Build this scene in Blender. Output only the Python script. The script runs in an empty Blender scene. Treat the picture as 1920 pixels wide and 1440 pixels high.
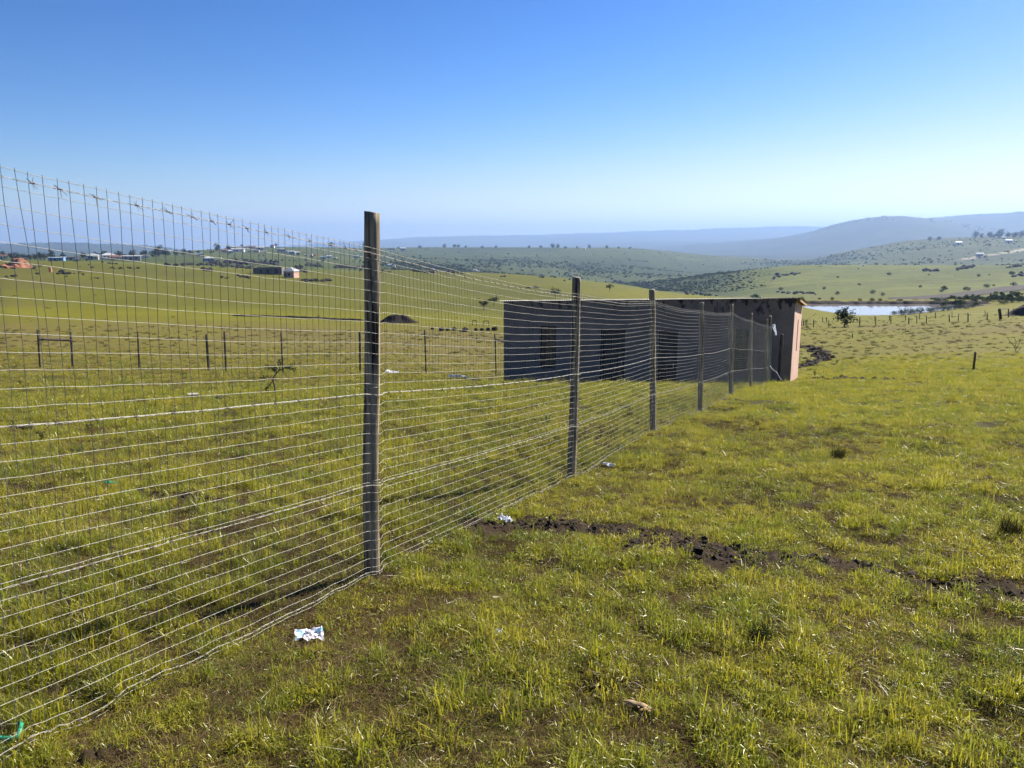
import bpy, bmesh, math, random
import numpy as np
from mathutils import Vector, Matrix, Euler

# ------------------------------------------------------------------ camera, sky, sun, exposure
sc = bpy.context.scene
FPX, VH = 1442.0, 452.0                      # focal length and horizon row of the 1920 x 1440 photograph
PITCH = math.atan((720 - VH) / FPX)
ZC = 1.45                                    # eye height
SUN_AZ, SUN_EL = math.radians(46), math.radians(34)

cam_d = bpy.data.cameras.new('camera'); cam = bpy.data.objects.new('camera', cam_d)
sc.collection.objects.link(cam); sc.camera = cam
cam_d.sensor_width = 36; cam_d.lens = FPX / 1920 * 36
cam_d.clip_start = 0.05; cam_d.clip_end = 60000
cam.location = (0, 0, ZC); cam.rotation_euler = (math.pi / 2 - PITCH, 0, 0)

world = bpy.data.worlds.new('World'); sc.world = world; world.use_nodes = True
wn = world.node_tree.nodes; wl = world.node_tree.links
sky = wn.new('ShaderNodeTexSky'); sky.sky_type = 'NISHITA'; sky.sun_disc = False
sky.sun_elevation = SUN_EL; sky.sun_rotation = SUN_AZ
sky.altitude = 900; sky.air_density = 1.0; sky.dust_density = 0.35; sky.ozone_density = 3.0
bg = wn['Background']; bg.inputs['Strength'].default_value = 0.057
# the phone's contrast: deepens the zenith, leaves the pale horizon alone
g1 = wn.new('ShaderNodeVectorMath'); g1.operation = 'SCALE'; g1.inputs['Scale'].default_value = 1 / 8
gm = wn.new('ShaderNodeGamma'); gm.inputs['Gamma'].default_value = 1.34
g2 = wn.new('ShaderNodeVectorMath'); g2.operation = 'MULTIPLY'; g2.inputs[1].default_value = (8.0, 7.75, 8.0)
wl.new(sky.outputs[0], g1.inputs[0]); wl.new(g1.outputs[0], gm.inputs['Color']); wl.new(gm.outputs[0], g2.inputs[0]); hs = wn.new('ShaderNodeHueSaturation'); hs.inputs['Saturation'].default_value = 1.22; hs.inputs['Hue'].default_value = 0.506; wl.new(g2.outputs[0], hs.inputs['Color'])
bw = wn.new('ShaderNodeRGBToBW'); wl.new(hs.outputs[0], bw.inputs[0])
mr = wn.new('ShaderNodeMapRange'); mr.interpolation_type = 'SMOOTHSTEP'; mr.inputs['From Min'].default_value = 2.6; mr.inputs['From Max'].default_value = 8.5; mr.inputs['To Max'].default_value = 0.75; wl.new(bw.outputs[0], mr.inputs['Value'])
wt = wn.new('ShaderNodeVectorMath'); wt.operation = 'SCALE'; wt.inputs[0].default_value = (0.90, 0.99, 1.10); wl.new(bw.outputs[0], wt.inputs['Scale'])
mxs = wn.new('ShaderNodeMix'); mxs.data_type = 'RGBA'; wl.new(mr.outputs[0], mxs.inputs[0]); wl.new(hs.outputs[0], mxs.inputs[6]); wl.new(wt.outputs[0], mxs.inputs[7]); wl.new(mxs.outputs[2], bg.inputs['Color'])

sun_d = bpy.data.lights.new('sun', 'SUN'); sun_d.energy = 5.0; sun_d.angle = math.radians(0.53); sun_d.color = (1.0, 0.93, 0.82)
sun = bpy.data.objects.new('sun', sun_d); sc.collection.objects.link(sun)
S = Vector((math.sin(SUN_AZ) * math.cos(SUN_EL), math.cos(SUN_AZ) * math.cos(SUN_EL), math.sin(SUN_EL)))
sun.rotation_euler = S.to_track_quat('Z', 'Y').to_euler()
sun.location = (40, 40, 40)

sc.view_settings.view_transform = 'Standard'; sc.view_settings.look = 'None'
sc.view_settings.gamma = 1.0; sc.view_settings.use_curve_mapping = False
sc.view_settings.exposure = 1.37
sc.render.engine = 'CYCLES'
sc.cycles.use_denoising = True; sc.cycles.denoiser = 'OPENIMAGEDENOISE'; sc.cycles.denoising_input_passes = 'RGB_ALBEDO_NORMAL'
sc.cycles.max_bounces = 4; sc.cycles.diffuse_bounces = 2; sc.cycles.transmission_bounces = 2; sc.cycles.use_adaptive_sampling = True; sc.cycles.adaptive_threshold = 0.04; sc.cycles.transparent_max_bounces = 8
sc.cycles.volume_bounces = 0

rng = np.random.default_rng(7); random.seed(7)
COL = sc.collection

# ------------------------------------------------------------------ small helpers
def vnoise(x, y, seed=0):
    x = np.asarray(x, float); y = np.asarray(y, float)
    xi = np.floor(x).astype(np.int64); yi = np.floor(y).astype(np.int64)
    xf = x - xi; yf = y - yi
    u = xf ** 3 * (xf * (xf * 6 - 15) + 10); v = yf ** 3 * (yf * (yf * 6 - 15) + 10)
    def h(a, b):
        n = (a * 374761393 + b * 668265263 + seed * 144269504) & 0xffffffff
        n = ((n ^ (n >> 13)) * 1274126177) & 0xffffffff
        return ((n ^ (n >> 16)) & 0xffff) / 32767.5 - 1
    a = h(xi, yi); b = h(xi + 1, yi); c = h(xi, yi + 1); d = h(xi + 1, yi + 1)
    return a + (b - a) * u + (c - a) * v + (a - b - c + d) * u * v
def fbm(x, y, octv=4, seed=0, gain=0.5):
    s = 0; a = 1; t = 0
    for o in range(octv):
        s = s + a * vnoise(x * 2 ** o + 13.7 * o, y * 2 ** o - 7.3 * o, seed + o); t += a; a *= gain
    return s / t
def sst(a, b, x):
    t = np.clip((x - a) / (b - a), 0, 1); return t * t * (3 - 2 * t)
def pchip(xs, ys, xq):
    xs = np.asarray(xs, float); ys = np.asarray(ys, float)
    h = np.diff(xs); d = np.diff(ys) / h
    m = np.zeros(len(xs)); m[0] = d[0]; m[-1] = d[-1]
    for i in range(1, len(xs) - 1):
        if d[i - 1] * d[i] > 0:
            w1 = 2 * h[i] + h[i - 1]; w2 = h[i] + 2 * h[i - 1]
            m[i] = (w1 + w2) / (w1 / d[i - 1] + w2 / d[i])
    xq = np.clip(xq, xs[0], xs[-1]); i = np.clip(np.searchsorted(xs, xq) - 1, 0, len(xs) - 2)
    t = (xq - xs[i]) / h[i]
    return ((1 + 2 * t) * (1 - t) ** 2 * ys[i] + t * (1 - t) ** 2 * h[i] * m[i] + t * t * (3 - 2 * t) * ys[i + 1] + t * t * (t - 1) * h[i] * m[i + 1])
cP, sP = math.cos(PITCH), math.sin(PITCH)
def ray(u, v):
    a = (u - 960) / FPX; b = (720 - v) / FPX
    return np.array([a, cP + b * sP, -sP + b * cP])
def tan_el(u, v):
    d = ray(u, v); return d[2] / math.hypot(d[0], d[1])
def at_r(u, v, r):                       # the point at horizontal distance r seen at that pixel
    d = ray(u, v); k = r / math.hypot(d[0], d[1]); return Vector((d[0] * k, d[1] * k, ZC + d[2] * k))

# ------------------------------------------------------------------ terrain heights
RT = [30, 45, 60, 80, 110, 150, 175, 200, 250, 320, 400, 500, 650, 800, 1000, 1300, 1700, 2200, 2800, 3800, 5500, 7500, 11000, 15000]
VT = {
 0:    [700, 655, 629, 603, 568, 545, 533, 524, 508, 490, 491, 488, 484, 481, 480, 481, 488, 486, 482, 471, 459, 470, 475, 480],
 100:  [699, 655, 629, 603, 570, 547, 536, 527, 511, 492, 493, 489, 485, 482, 480, 481, 486, 485, 481, 469, 456, 468, 475, 480],
 250:  [697, 654, 629, 602, 572, 550, 540, 532, 516, 497, 498, 492, 486, 482, 478, 477, 480, 482, 482, 472, 461, 470, 474, 478],
 370:  [696, 654, 629, 601, 575, 553, 544, 536, 520, 502, 503, 497, 489, 482, 476, 469, 470, 474, 478, 476, 472, 472, 470, 473],
 500:  [696, 655, 630, 601, 577, 556, 547, 539, 523, 507, 508, 502, 494, 486, 477, 464, 463, 468, 474, 478, 474, 470, 464, 466],
 640:  [698, 656, 631, 603, 580, 561, 551, 542, 527, 511, 511, 506, 500, 492, 483, 472, 464, 466, 471, 474, 471, 465, 455, 458],
 700:  [699, 656, 631, 604, 582, 563, 553, 544, 528, 513, 506, 508, 503, 498, 490, 480, 470, 464, 468, 472, 470, 462, 450, 453],
 950:  [719, 672, 634, 607, 588, 572, 562, 553, 538, 522, 514, 520, 526, 518, 506, 492, 478, 464, 470, 476, 474, 462, 442, 446],
 1150: [721, 678, 637, 610, 593, 579, 570, 562, 548, 536, 531, 540, 548, 540, 522, 500, 482, 464, 472, 478, 468, 455, 436, 440],
 1350: [719, 680, 642, 615, 599, 586, 579, 573, 563, 556, 558, 556, 532, 513, 518, 515, 500, 480, 480, 478, 458, 452, 429, 433],
 1500: [714, 680, 650, 624, 608, 595, 588, 578, 570, 563, 555, 543, 515, 498, 505, 508, 500, 488, 486, 474, 438, 445, 426, 430],
 1590: [708, 676, 648, 625, 609, 597, 592, 580, 569, 562, 553, 540, 514, 497, 505, 507, 492, 471, 478, 468, 415, 436, 428, 432],
 1660: [704, 673, 646, 624, 607, 596, 590, 578, 568, 561, 550, 537, 513, 497, 506, 506, 483, 458, 473, 460, 406, 424, 429, 433],
 1700: [703, 671, 645, 623, 606, 595, 589, 578, 567, 560, 549, 535, 512, 497, 506, 505, 478, 451, 470, 456, 408, 417, 430, 434],
 1820: [703, 668, 642, 617, 601, 591, 585, 579, 567, 558, 546, 531, 510, 497, 503, 498, 470, 444, 460, 452, 424, 402, 430, 434],
 1920: [706, 668, 640, 612, 597, 588, 582, 577, 568, 556, 543, 528, 509, 497, 500, 492, 466, 440, 455, 450, 440, 398, 430, 434]}
UT = sorted(VT)
def az_of(u): return math.atan((u - 960) / FPX * cP)
AZT = np.array([az_of(u) for u in UT])
azf = np.radians(np.arange(-48, 48.001, 0.18))
az_back = np.radians(np.concatenate([np.arange(50, 310, 6.0)]))
AZ = np.concatenate([azf, az_back]); NF = len(azf); NA = len(AZ)
R = np.concatenate([[0.02], np.geomspace(0.6, 15000, 520)]); NR = len(R); LR = np.log(R)
RN = np.array([0.02, 0.6, 2, 4, 7, 10, 14, 18, 21])
te_cols = []
for u, A in zip(UT, AZT):
    zpl = (-1.384 - 0.121 * RN * math.cos(A)) / RN
    t = [tan_el(u, v) for v in VT[u]]
    te_cols.append(pchip(np.concatenate([np.log(RN), np.log(RT)]), np.concatenate([zpl, t]), LR))
te_cols = np.array(te_cols)                                   # columns x radii
TE = np.zeros((NA, NR))
azc = np.where(AZ > math.pi, AZ - 2 * math.pi, AZ)
for j in range(NR):
    TE[:, j] = pchip(AZT, te_cols[:, j], np.clip(azc, AZT[0], AZT[-1]))
AA, RR = np.meshgrid(azc, R, indexing='ij')
X = RR * np.sin(AA); Y = RR * np.cos(AA)
Zt = ZC + RR * TE
zplane = ZC - 1.384 - 0.121 * np.clip(Y, -25, 1e9)
wnear = 1 - sst(18, 22, RR)
Z = zplane * wnear + Zt * (1 - wnear)
UU = 960 + FPX * np.tan(np.clip(AA, -1.2, 1.2)) / cP         # photo column each terrain point lies under
# natural unevenness
Z += 0.018 * fbm(X / 0.22, Y / 0.22, 2, 3) * (1 - sst(8, 20, RR))
Z += 0.05 * fbm(X / 1.1, Y / 1.1, 3, 5) * (1 - sst(40, 90, RR)) * sst(0.8, 3, RR)
Z += 0.14 * fbm(X / 7, Y / 7, 3, 9) * sst(25, 60, RR) * (1 - sst(200, 500, RR))
Z += 0.0008 * RR * fbm(X / (0.16 * 300), Y / (0.16 * 300), 4, 11) * sst(120, 400, RR) * (1 - sst(900, 1500, RR))
Z += 0.0011 * RR * fbm(X / 240, Y / 240, 4, 17) * sst(900, 1500, RR) * (1 - sst(6000, 12000, RR))
Z += 0.0022 * RR * fbm(X / 620, Y / 900, 4, 19) * sst(3000, 4500, RR)
Z += 0.035 * np.clip(-X - 0.8, 0, 2.5) * (1 - sst(4, 8, RR))
CL = fbm(X / 0.12, Y / 0.12, 2, 131) * (1 - sst(7, 14, RR)); Z += 0.014 * sst(-.3, .5, CL) * (1 - sst(7, 14, RR))
# pond basin
r_sh = 172.0
ZW = ZC + tan_el(1640, 590) * r_sh
def on_plane(u, v, z):
    d = ray(u, v); k = (z - ZC) / d[2]; return np.array([d[0] * k, d[1] * k])
pond_px = [(1490, 571.5), (1512, 577), (1540, 582.5), (1576, 587.5), (1615, 591), (1655, 590.5), (1695, 589), (1735, 585), (1775, 580), (1815, 576), (1850, 572.5), (1852, 570.5), (1760, 570.3), (1650, 570.2), (1560, 570)]
pond_xy = np.array([on_plane(u, v, ZW) for u, v in pond_px])
def sdist_poly(x, y, poly):
    d = np.full(x.shape, 1e18); ins = np.zeros(x.shape, bool)
    n = len(poly)
    for i in range(n):
        a = poly[i]; b = poly[(i + 1) % n]; e = b - a
        t = np.clip(((x - a[0]) * e[0] + (y - a[1]) * e[1]) / (e @ e), 0, 1)
        d = np.minimum(d, (x - a[0] - t * e[0]) ** 2 + (y - a[1] - t * e[1]) ** 2)
        c = ((a[1] <= y) & (b[1] > y)) | ((b[1] <= y) & (a[1] > y))
        with np.errstate(divide='ignore', invalid='ignore'):
            xc = a[0] + (y - a[1]) / (b[1] - a[1]) * e[0]
        ins ^= c & (x < xc)
    d = np.sqrt(d); return np.where(ins, -d, d)
sel = (RR > 120) & (RR < 300) & (AA > 0.2) & (AA < 0.75)
sd = np.full(RR.shape, 999.0); sd[sel] = sdist_poly(X[sel], Y[sel], pond_xy)
wp = 1 - sst(6, 26, sd)
Z = Z * (1 - wp) + (ZW + np.clip(sd * np.where(sd < 0, .12, .055), -1.2, 5)) * wp
# where soil has been dug or turned over: photo polylines on the ground, width in metres
def seg_dist(x, y, pts):
    d = np.full(np.shape(x), 1e18)
    for a, b in zip(pts[:-1], pts[1:]):
        e = b - a; t = np.clip(((x - a[0]) * e[0] + (y - a[1]) * e[1]) / max(e @ e, 1e-9), 0, 1)
        d = np.minimum(d, (x - a[0] - t * e[0]) ** 2 + (y - a[1] - t * e[1]) ** 2)
    return np.sqrt(d)
def zt(x, y):                                                # terrain height by bilinear look-up (front sector)
    x = np.asarray(x, float); y = np.asarray(y, float)
    r = np.maximum(np.hypot(x, y), R[0]); a = np.clip(np.arctan2(x, y), azf[0], azf[-1] - 1e-6)
    fi = (a - azf[0]) / (azf[1] - azf[0]); i = np.clip(fi.astype(int), 0, NF - 2); fi = fi - i
    j = np.clip(np.searchsorted(R, r) - 1, 0, NR - 2); fj = np.clip((r - R[j]) / (R[j + 1] - R[j]), 0, 1)
    return (Z[i, j] * (1 - fi) * (1 - fj) + Z[i + 1, j] * fi * (1 - fj) + Z[i, j + 1] * (1 - fi) * fj + Z[i + 1, j + 1] * fi * fj)
for (pu, pv, pr) in ((697, 1075, 4.17), (1072, 895, 7.52), (1224, 809, 10.83), (1312, 771, 14.35), (1370, 741, 17.38), (1407, 728, 21.25)):   # the lie of the land along the fence
    B_ = at_r(pu, pv, pr); Z += (B_.z - float(zt(B_.x, B_.y)) - 0.012) * np.exp(-((X - B_.x) ** 2 + (Y - B_.y) ** 2) / (2 * 1.1 ** 2))
RS = np.geomspace(1.2, 14500, 6000)
def gp(u, v, rmin=1.2, rmax=14000):                          # where the sight line through a pixel meets the ground
    d = ray(u, v); k = RS / math.hypot(d[0], d[1]); px, py, pz = d[0] * k, d[1] * k, ZC + d[2] * k
    h = pz - zt(px, py); rng_ok = (RS >= rmin) & (RS <= rmax)
    ok = (h <= 0) & rng_ok & (np.concatenate([[1], h[:-1]]) > 0)
    i = int(np.argmax(ok)) if ok.any() else int(np.argmin(np.where(rng_ok, np.abs(h) / RS, 1e9))); x, y = px[i], py[i]
    return Vector((x, y, float(zt(x, y))))
def hr(p): return math.hypot(p[0], p[1])
def mpp(p): return (p[1] * cP + (ZC - p[2]) * sP) / FPX      # metres per photo pixel at a point
dug = [  # (photo polyline, half width m, rmin)
 ([(935, 985), (1000, 985), (1080, 992), (1160, 998), (1250, 1012), (1330, 1035), (1400, 1045)], 0.27, 2),
 ([(1380, 1042), (1500, 1050), (1590, 1062), (1700, 1085), (1800, 1102), (1930, 1115)], 0.17, 2),
 ([(1180, 1020), (1290, 1030), (1370, 1050)], 0.15, 2),
 ([(260, 925), (310, 928), (370, 935), (470, 945)], 0.14, 2),
 ([(10, 912), (85, 918)], 0.12, 2), ([(700, 1080), (745, 1070)], 0.06, 2),
 ([(1120, 1285), (1200, 1290), (1270, 1305)], 0.06, 1.2),
 ([(1500, 712), (1560, 711), (1650, 713), (1720, 713)], 0.25, 20),
 ([(1500, 690), (1512, 684), (1528, 678), (1544, 672), (1540, 660), (1512, 648)], 0.5, 28),
 ([(1180, 1395), (1240, 1400)], 0.05, 1.2),
 ([(170, 1420), (240, 1415)], 0.06, 1.2)]
dug_w = []
SOIL = np.zeros(RR.shape)
for pl, hw, rm in dug:
    pts = [np.array(gp(u, v, rm)[:2]) for u, v in pl]; dug_w.append((pts, hw))
    rr = [np.hypot(*p) for p in pts]; s_ = (RR > min(rr) - 2) & (RR < max(rr) + 2)
    d = seg_dist(X[s_], Y[s_], pts) / hw + 0.42 * fbm(X[s_] / (hw * 1.2), Y[s_] / (hw * 1.2), 3, 31)
    SOIL[s_] = np.maximum(SOIL[s_], 1 - sst(0.75, 1.15, d))
SOIL = np.maximum(SOIL, sst(0.54, 0.68, fbm(X / 0.55, Y / 0.55, 3, 41)) * (1 - sst(20, 34, RR)) * 0.6)
Z += SOIL * (0.01 + 0.045 * fbm(X / 0.07, Y / 0.07, 3, 43, .7)) * (1 - sst(15, 30, RR))
def soil_at(x, y):
    r = np.maximum(np.hypot(x, y), R[0]); a = np.clip(np.arctan2(x, y), azf[0], azf[-1] - 1e-6)
    i = np.clip(((a - azf[0]) / (azf[1] - azf[0]) + .5).astype(int), 0, NF - 1); j = np.clip(np.searchsorted(R, r), 0, NR - 1)
    return SOIL[i, j]

# ------------------------------------------------------------------ materials
MATS = {}
def new_mat(name):
    m = bpy.data.materials.new(name); m.use_nodes = True; MATS[name] = m
    return m, m.node_tree.nodes, m.node_tree.links, m.node_tree.nodes['Principled BSDF']
def plain(name, col, rough=0.7, metal=0.0, var=0.25, scale=6.0, bump=0.0, spec=0.3):
    m, n, l, b = new_mat(name)
    b.inputs['Roughness'].default_value = rough; b.inputs['Metallic'].default_value = metal
    b.inputs['Specular IOR Level'].default_value = spec
    tc = n.new('ShaderNodeTexCoord'); nz = n.new('ShaderNodeTexNoise'); nz.inputs['Scale'].default_value = scale; nz.inputs['Detail'].default_value = 6
    l.new(tc.outputs['Object'], nz.inputs['Vector'])
    rp = n.new('ShaderNodeValToRGB'); rp.color_ramp.elements[0].position = 0.3; rp.color_ramp.elements[1].position = 0.72
    rp.color_ramp.elements[0].color = (*[c * (1 - var) for c in col], 1); rp.color_ramp.elements[1].color = (*[min(1, c * (1 + var)) for c in col], 1)
    l.new(nz.outputs['Fac'], rp.inputs['Fac']); l.new(rp.outputs['Color'], b.inputs['Base Color'])
    if bump:
        bp = n.new('ShaderNodeBump'); bp.inputs['Strength'].default_value = bump; bp.inputs['Distance'].default_value = 0.02
        l.new(nz.outputs['Fac'], bp.inputs['Height']); l.new(bp.outputs['Normal'], b.inputs['Normal'])
    return m
def math_node(n, l, op, a, b):
    x = n.new('ShaderNodeMath'); x.operation = op
    for k, s in ((0, a), (1, b)):
        if isinstance(s, (int, float)): x.inputs[k].default_value = s
        elif s is not None: l.new(s, x.inputs[k])
    return x.outputs[0]
def mix_col(n, l, fac, a, b, mode='MIX'):
    x = n.new('ShaderNodeMix'); x.data_type = 'RGBA'; x.blend_type = mode
    for k, s in ((0, fac), (6, a), (7, b)):
        if isinstance(s, (int, float)): x.inputs[k].default_value = s
        elif isinstance(s, tuple): x.inputs[k].default_value = (*s, 1)
        else: l.new(s, x.inputs[k])
    return x.outputs[2]
def noise(n, l, vec, scale, detail=5, rough=0.55):
    z = n.new('ShaderNodeTexNoise'); z.inputs['Scale'].default_value = scale; z.inputs['Detail'].default_value = detail; z.inputs['Roughness'].default_value = rough
    l.new(vec, z.inputs['Vector']); return z.outputs['Fac']
def ramp(n, l, f, stops):
    r = n.new('ShaderNodeValToRGB'); e = r.color_ramp.elements
    while len(e) < len(stops): e.new(0.5)
    for k, (p, c) in enumerate(stops): e[k].position = p; e[k].color = (*c, 1) if isinstance(c, tuple) else (c, c, c, 1)
    l.new(f, r.inputs['Fac']); return r.outputs['Color']

# ground: vegetation and soil colour per point plus fine procedural grain
def ground_mat(name, scales, bump, strength):
    m, n, l, b = new_mat(name); b.inputs['Roughness'].default_value = 0.95; b.inputs['Specular IOR Level'].default_value = 0.05
    at = n.new('ShaderNodeAttribute'); at.attribute_name = 'tint'
    g = n.new('ShaderNodeNewGeometry'); c = at.outputs['Color']
    for k, (s, st, lo, hi) in enumerate(scales):
        f = noise(n, l, g.outputs['Position'], s, 6, 0.6)
        c = mix_col(n, l, st, c, ramp(n, l, f, [(0.28, lo), (0.72, hi)]), 'MULTIPLY')
    l.new(c, b.inputs['Base Color'])
    f = noise(n, l, g.outputs['Position'], bump, 6, 0.65)
    bp = n.new('ShaderNodeBump'); bp.inputs['Strength'].default_value = strength; bp.inputs['Distance'].default_value = 0.4 / bump
    l.new(f, bp.inputs['Height']); l.new(bp.outputs['Normal'], b.inputs['Normal'])
    return m
M_ground = ground_mat('ground_turf', [(26.0, 0.8, (0.45, 0.42, 0.38), (1.5, 1.45, 1.3)), (2.2, 0.6, (0.7, 0.65, 0.55), (1.3, 1.3, 1.25)), (0.25, 0.5, (0.78, 0.72, 0.66), (1.22, 1.25, 1.2))], 9.0, 0.5)
M_hills = ground_mat('hill_turf', [(0.05, 0.7, (0.55, 0.58, 0.6), (1.4, 1.4, 1.3)), (0.012, 0.6, (0.65, 0.7, 0.7), (1.35, 1.3, 1.2)), (0.0028, 0.8, (0.5, 0.55, 0.55), (1.7, 1.6, 1.4))], 0.06, 0.5)

# vegetation tints by place
SOILC = np.array([0.036, 0.026, 0.019]); TURF = np.array([0.044, 0.040, 0.014]); GRASS = np.array([0.128, 0.130, 0.015]); DRY = np.array([0.122, 0.108, 0.036])
BUSH = np.array([0.030, 0.044, 0.018]); FOREST = np.array([0.030, 0.040, 0.022]); PALE = np.array([0.096, 0.110, 0.026])
def lerp(a, b, t): return a + (b - a) * t[..., None]
n1 = fbm(X / 6, Y / 6, 4, 51); n2 = fbm(X / 35, Y / 35, 4, 53); n3 = fbm(X / 260, Y / 260, 4, 57); n4 = fbm(X / 0.8, Y / 0.8, 3, 59)
C = np.tile(TURF, (NA, NR, 1))
C = lerp(C, np.tile(DRY * 0.42, (NA, NR, 1)), sst(-0.1, 0.5, n4 + 0.3 * n1) * 0.8)
C = lerp(C, np.tile(np.array([0.026, 0.020, 0.011]), (NA, NR, 1)), (1 - sst(-.25, .15, CL)) * (1 - sst(7, 14, RR)) * .8)
C = lerp(C, np.tile(GRASS, (NA, NR, 1)), sst(12, 34, RR))
left = 1 - sst(1000, 1250, UU)
dryL = left * sst(22, 28, RR) * (1 - sst(62, 84, RR + 9 * n2 + 0.006 * (UU - 500))) * (0.88 + 0.4 * n1)
dryR = (1 - left) * sst(36, 66, RR + 14 * n2) * (1 - sst(95, 125, RR)) * (0.42 + 0.7 * n1)
dryH = left * sst(95, 110, RR) * (1 - sst(240, 330, RR)) * sst(0.05, 0.4, n2 - (UU - 330) / 500) * 0.7
C = lerp(C, np.tile(DRY, (NA, NR, 1)), np.clip(dryL + dryR + dryH, 0, 1))
hill_l = left * sst(90, 120, RR)
C = lerp(C, np.tile(np.array([0.070, 0.078, 0.015]), (NA, NR, 1)), hill_l * (0.6 + 0.3 * n2))
C = lerp(C, np.tile(PALE, (NA, NR, 1)), sst(260, 340, RR) * (1 - left))
far = sst(430, 560, RR)
vall = far * sst(640, 780, UU) * (1 - sst(1330, 1450, UU) * (1 - sst(900, 1100, RR))) * (1 - sst(1400, 1620, UU)) * (1 - sst(1500, 2300, RR)) * np.clip(0.75 + 0.7 * n3, 0, 1)
C = lerp(C, np.tile(np.array([0.058, 0.072, 0.022]), (NA, NR, 1)), far)
C = lerp(C, np.tile(PALE * 1.05, (NA, NR, 1)), far * sst(1300, 1420, UU) * (1 - sst(880, 960, RR)))
C = lerp(C, np.tile(BUSH, (NA, NR, 1)), vall * (0.70 + 0.28 * sst(-.3, .3, n3 + 0.5 * fbm(X / 60, Y / 60, 3, 61))))
rhill = sst(950, 1100, RR) * (1 - sst(2400, 2800, RR)) * sst(1340, 1540, UU)
C = lerp(C, np.tile(BUSH * 1.3, (NA, NR, 1)), rhill * sst(-0.35, 0.35, fbm(X / 120, Y / 120, 4, 63) + (1640 - UU) / 260) * 0.9)
clr = sst(0.12, 0.45, fbm(X / 520, Y / 520, 3, 67) + 0.25 - np.abs(UU - 1650) / 300)
C = lerp(C, np.tile(FOREST, (NA, NR, 1)), sst(2500, 3200, RR) * (1 - 0.75 * clr))
C = lerp(C, np.tile(SOILC, (NA, NR, 1)), np.clip(SOIL, 0, 1) * 0.95)
# dirt track up the right-hand hill and the mud around the water
C = lerp(C, np.tile(np.array([0.10, 0.075, 0.05]), (NA, NR, 1)), (1 - sst(0.2, 1.1, np.abs(sd))) * 0.7)
trk = [np.array(at_r(u, v, r)[:2]) for u, v, r in [(1960, 455, 1750), (1920, 462, 1680), (1895, 469, 1600), (1860, 474, 1560), (1800, 486, 1480)]]
C = lerp(C, np.tile(np.array([0.42, 0.36, 0.28]), (NA, NR, 1)), (1 - sst(5, 11, seg_dist(X, Y, trk))) * (RR > 1200))

def link(name, me, mat=None, parent=None):
    o = bpy.data.objects.new(name, me); COL.objects.link(o)
    if mat is not None and len(me.materials) == 0: me.materials.append(mat)
    if parent is not None: o.parent = parent
    return o
def tag(o, label=None, cat=None, group=None, kind=None):
    for k, v in (('label', label), ('category', cat), ('group', group), ('kind', kind)):
        if v: o[k] = v
    return o
def thing(name, label, cat, loc=(0, 0, 0), rz=0.0, group=None):
    o = bpy.data.objects.new(name, None); COL.objects.link(o); o.empty_display_size = 0.2
    o.location = loc; o.rotation_euler = (0, 0, rz)
    return tag(o, label, cat, group)
def polar_sheet(name, j0, j1, mat):
    n = j1 - j0; co = np.stack([X[:, j0:j1], Y[:, j0:j1], Z[:, j0:j1]], -1).reshape(-1, 3)
    i = np.arange(NA)[:, None]; j = np.arange(n - 1)[None, :]; i2 = (i + 1) % NA
    q = np.stack([i * n + j, i * n + j + 1, i2 * n + j + 1, i2 * n + j], -1).reshape(-1, 4)[:, ::-1]
    me = bpy.data.meshes.new(name); me.vertices.add(len(co)); me.vertices.foreach_set('co', co.ravel())
    me.loops.add(q.size); me.loops.foreach_set('vertex_index', q.ravel().astype(np.int32))
    me.polygons.add(len(q)); me.polygons.foreach_set('loop_start', (np.arange(len(q)) * 4).astype(np.int32))
    me.update(calc_edges=True)
    ca = me.attributes.new('tint', 'FLOAT_COLOR', 'POINT')
    ca.data.foreach_set('color', np.concatenate([C[:, j0:j1].reshape(-1, 3), np.ones((len(co), 1))], 1).ravel().astype(np.float32))
    me.polygons.foreach_set('use_smooth', np.ones(len(q), bool)); me.validate()
    return tag(link(name, me, mat), kind='structure')
JS = int(np.searchsorted(R, 440))
g_o = polar_sheet('ground', 0, JS + 1, M_ground)
h_o = polar_sheet('hills', JS, NR, M_hills)
tag(g_o, 'grazed green and straw coloured grassland sloping away'); tag(h_o, 'green bushy hills with blue ridges behind')

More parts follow.
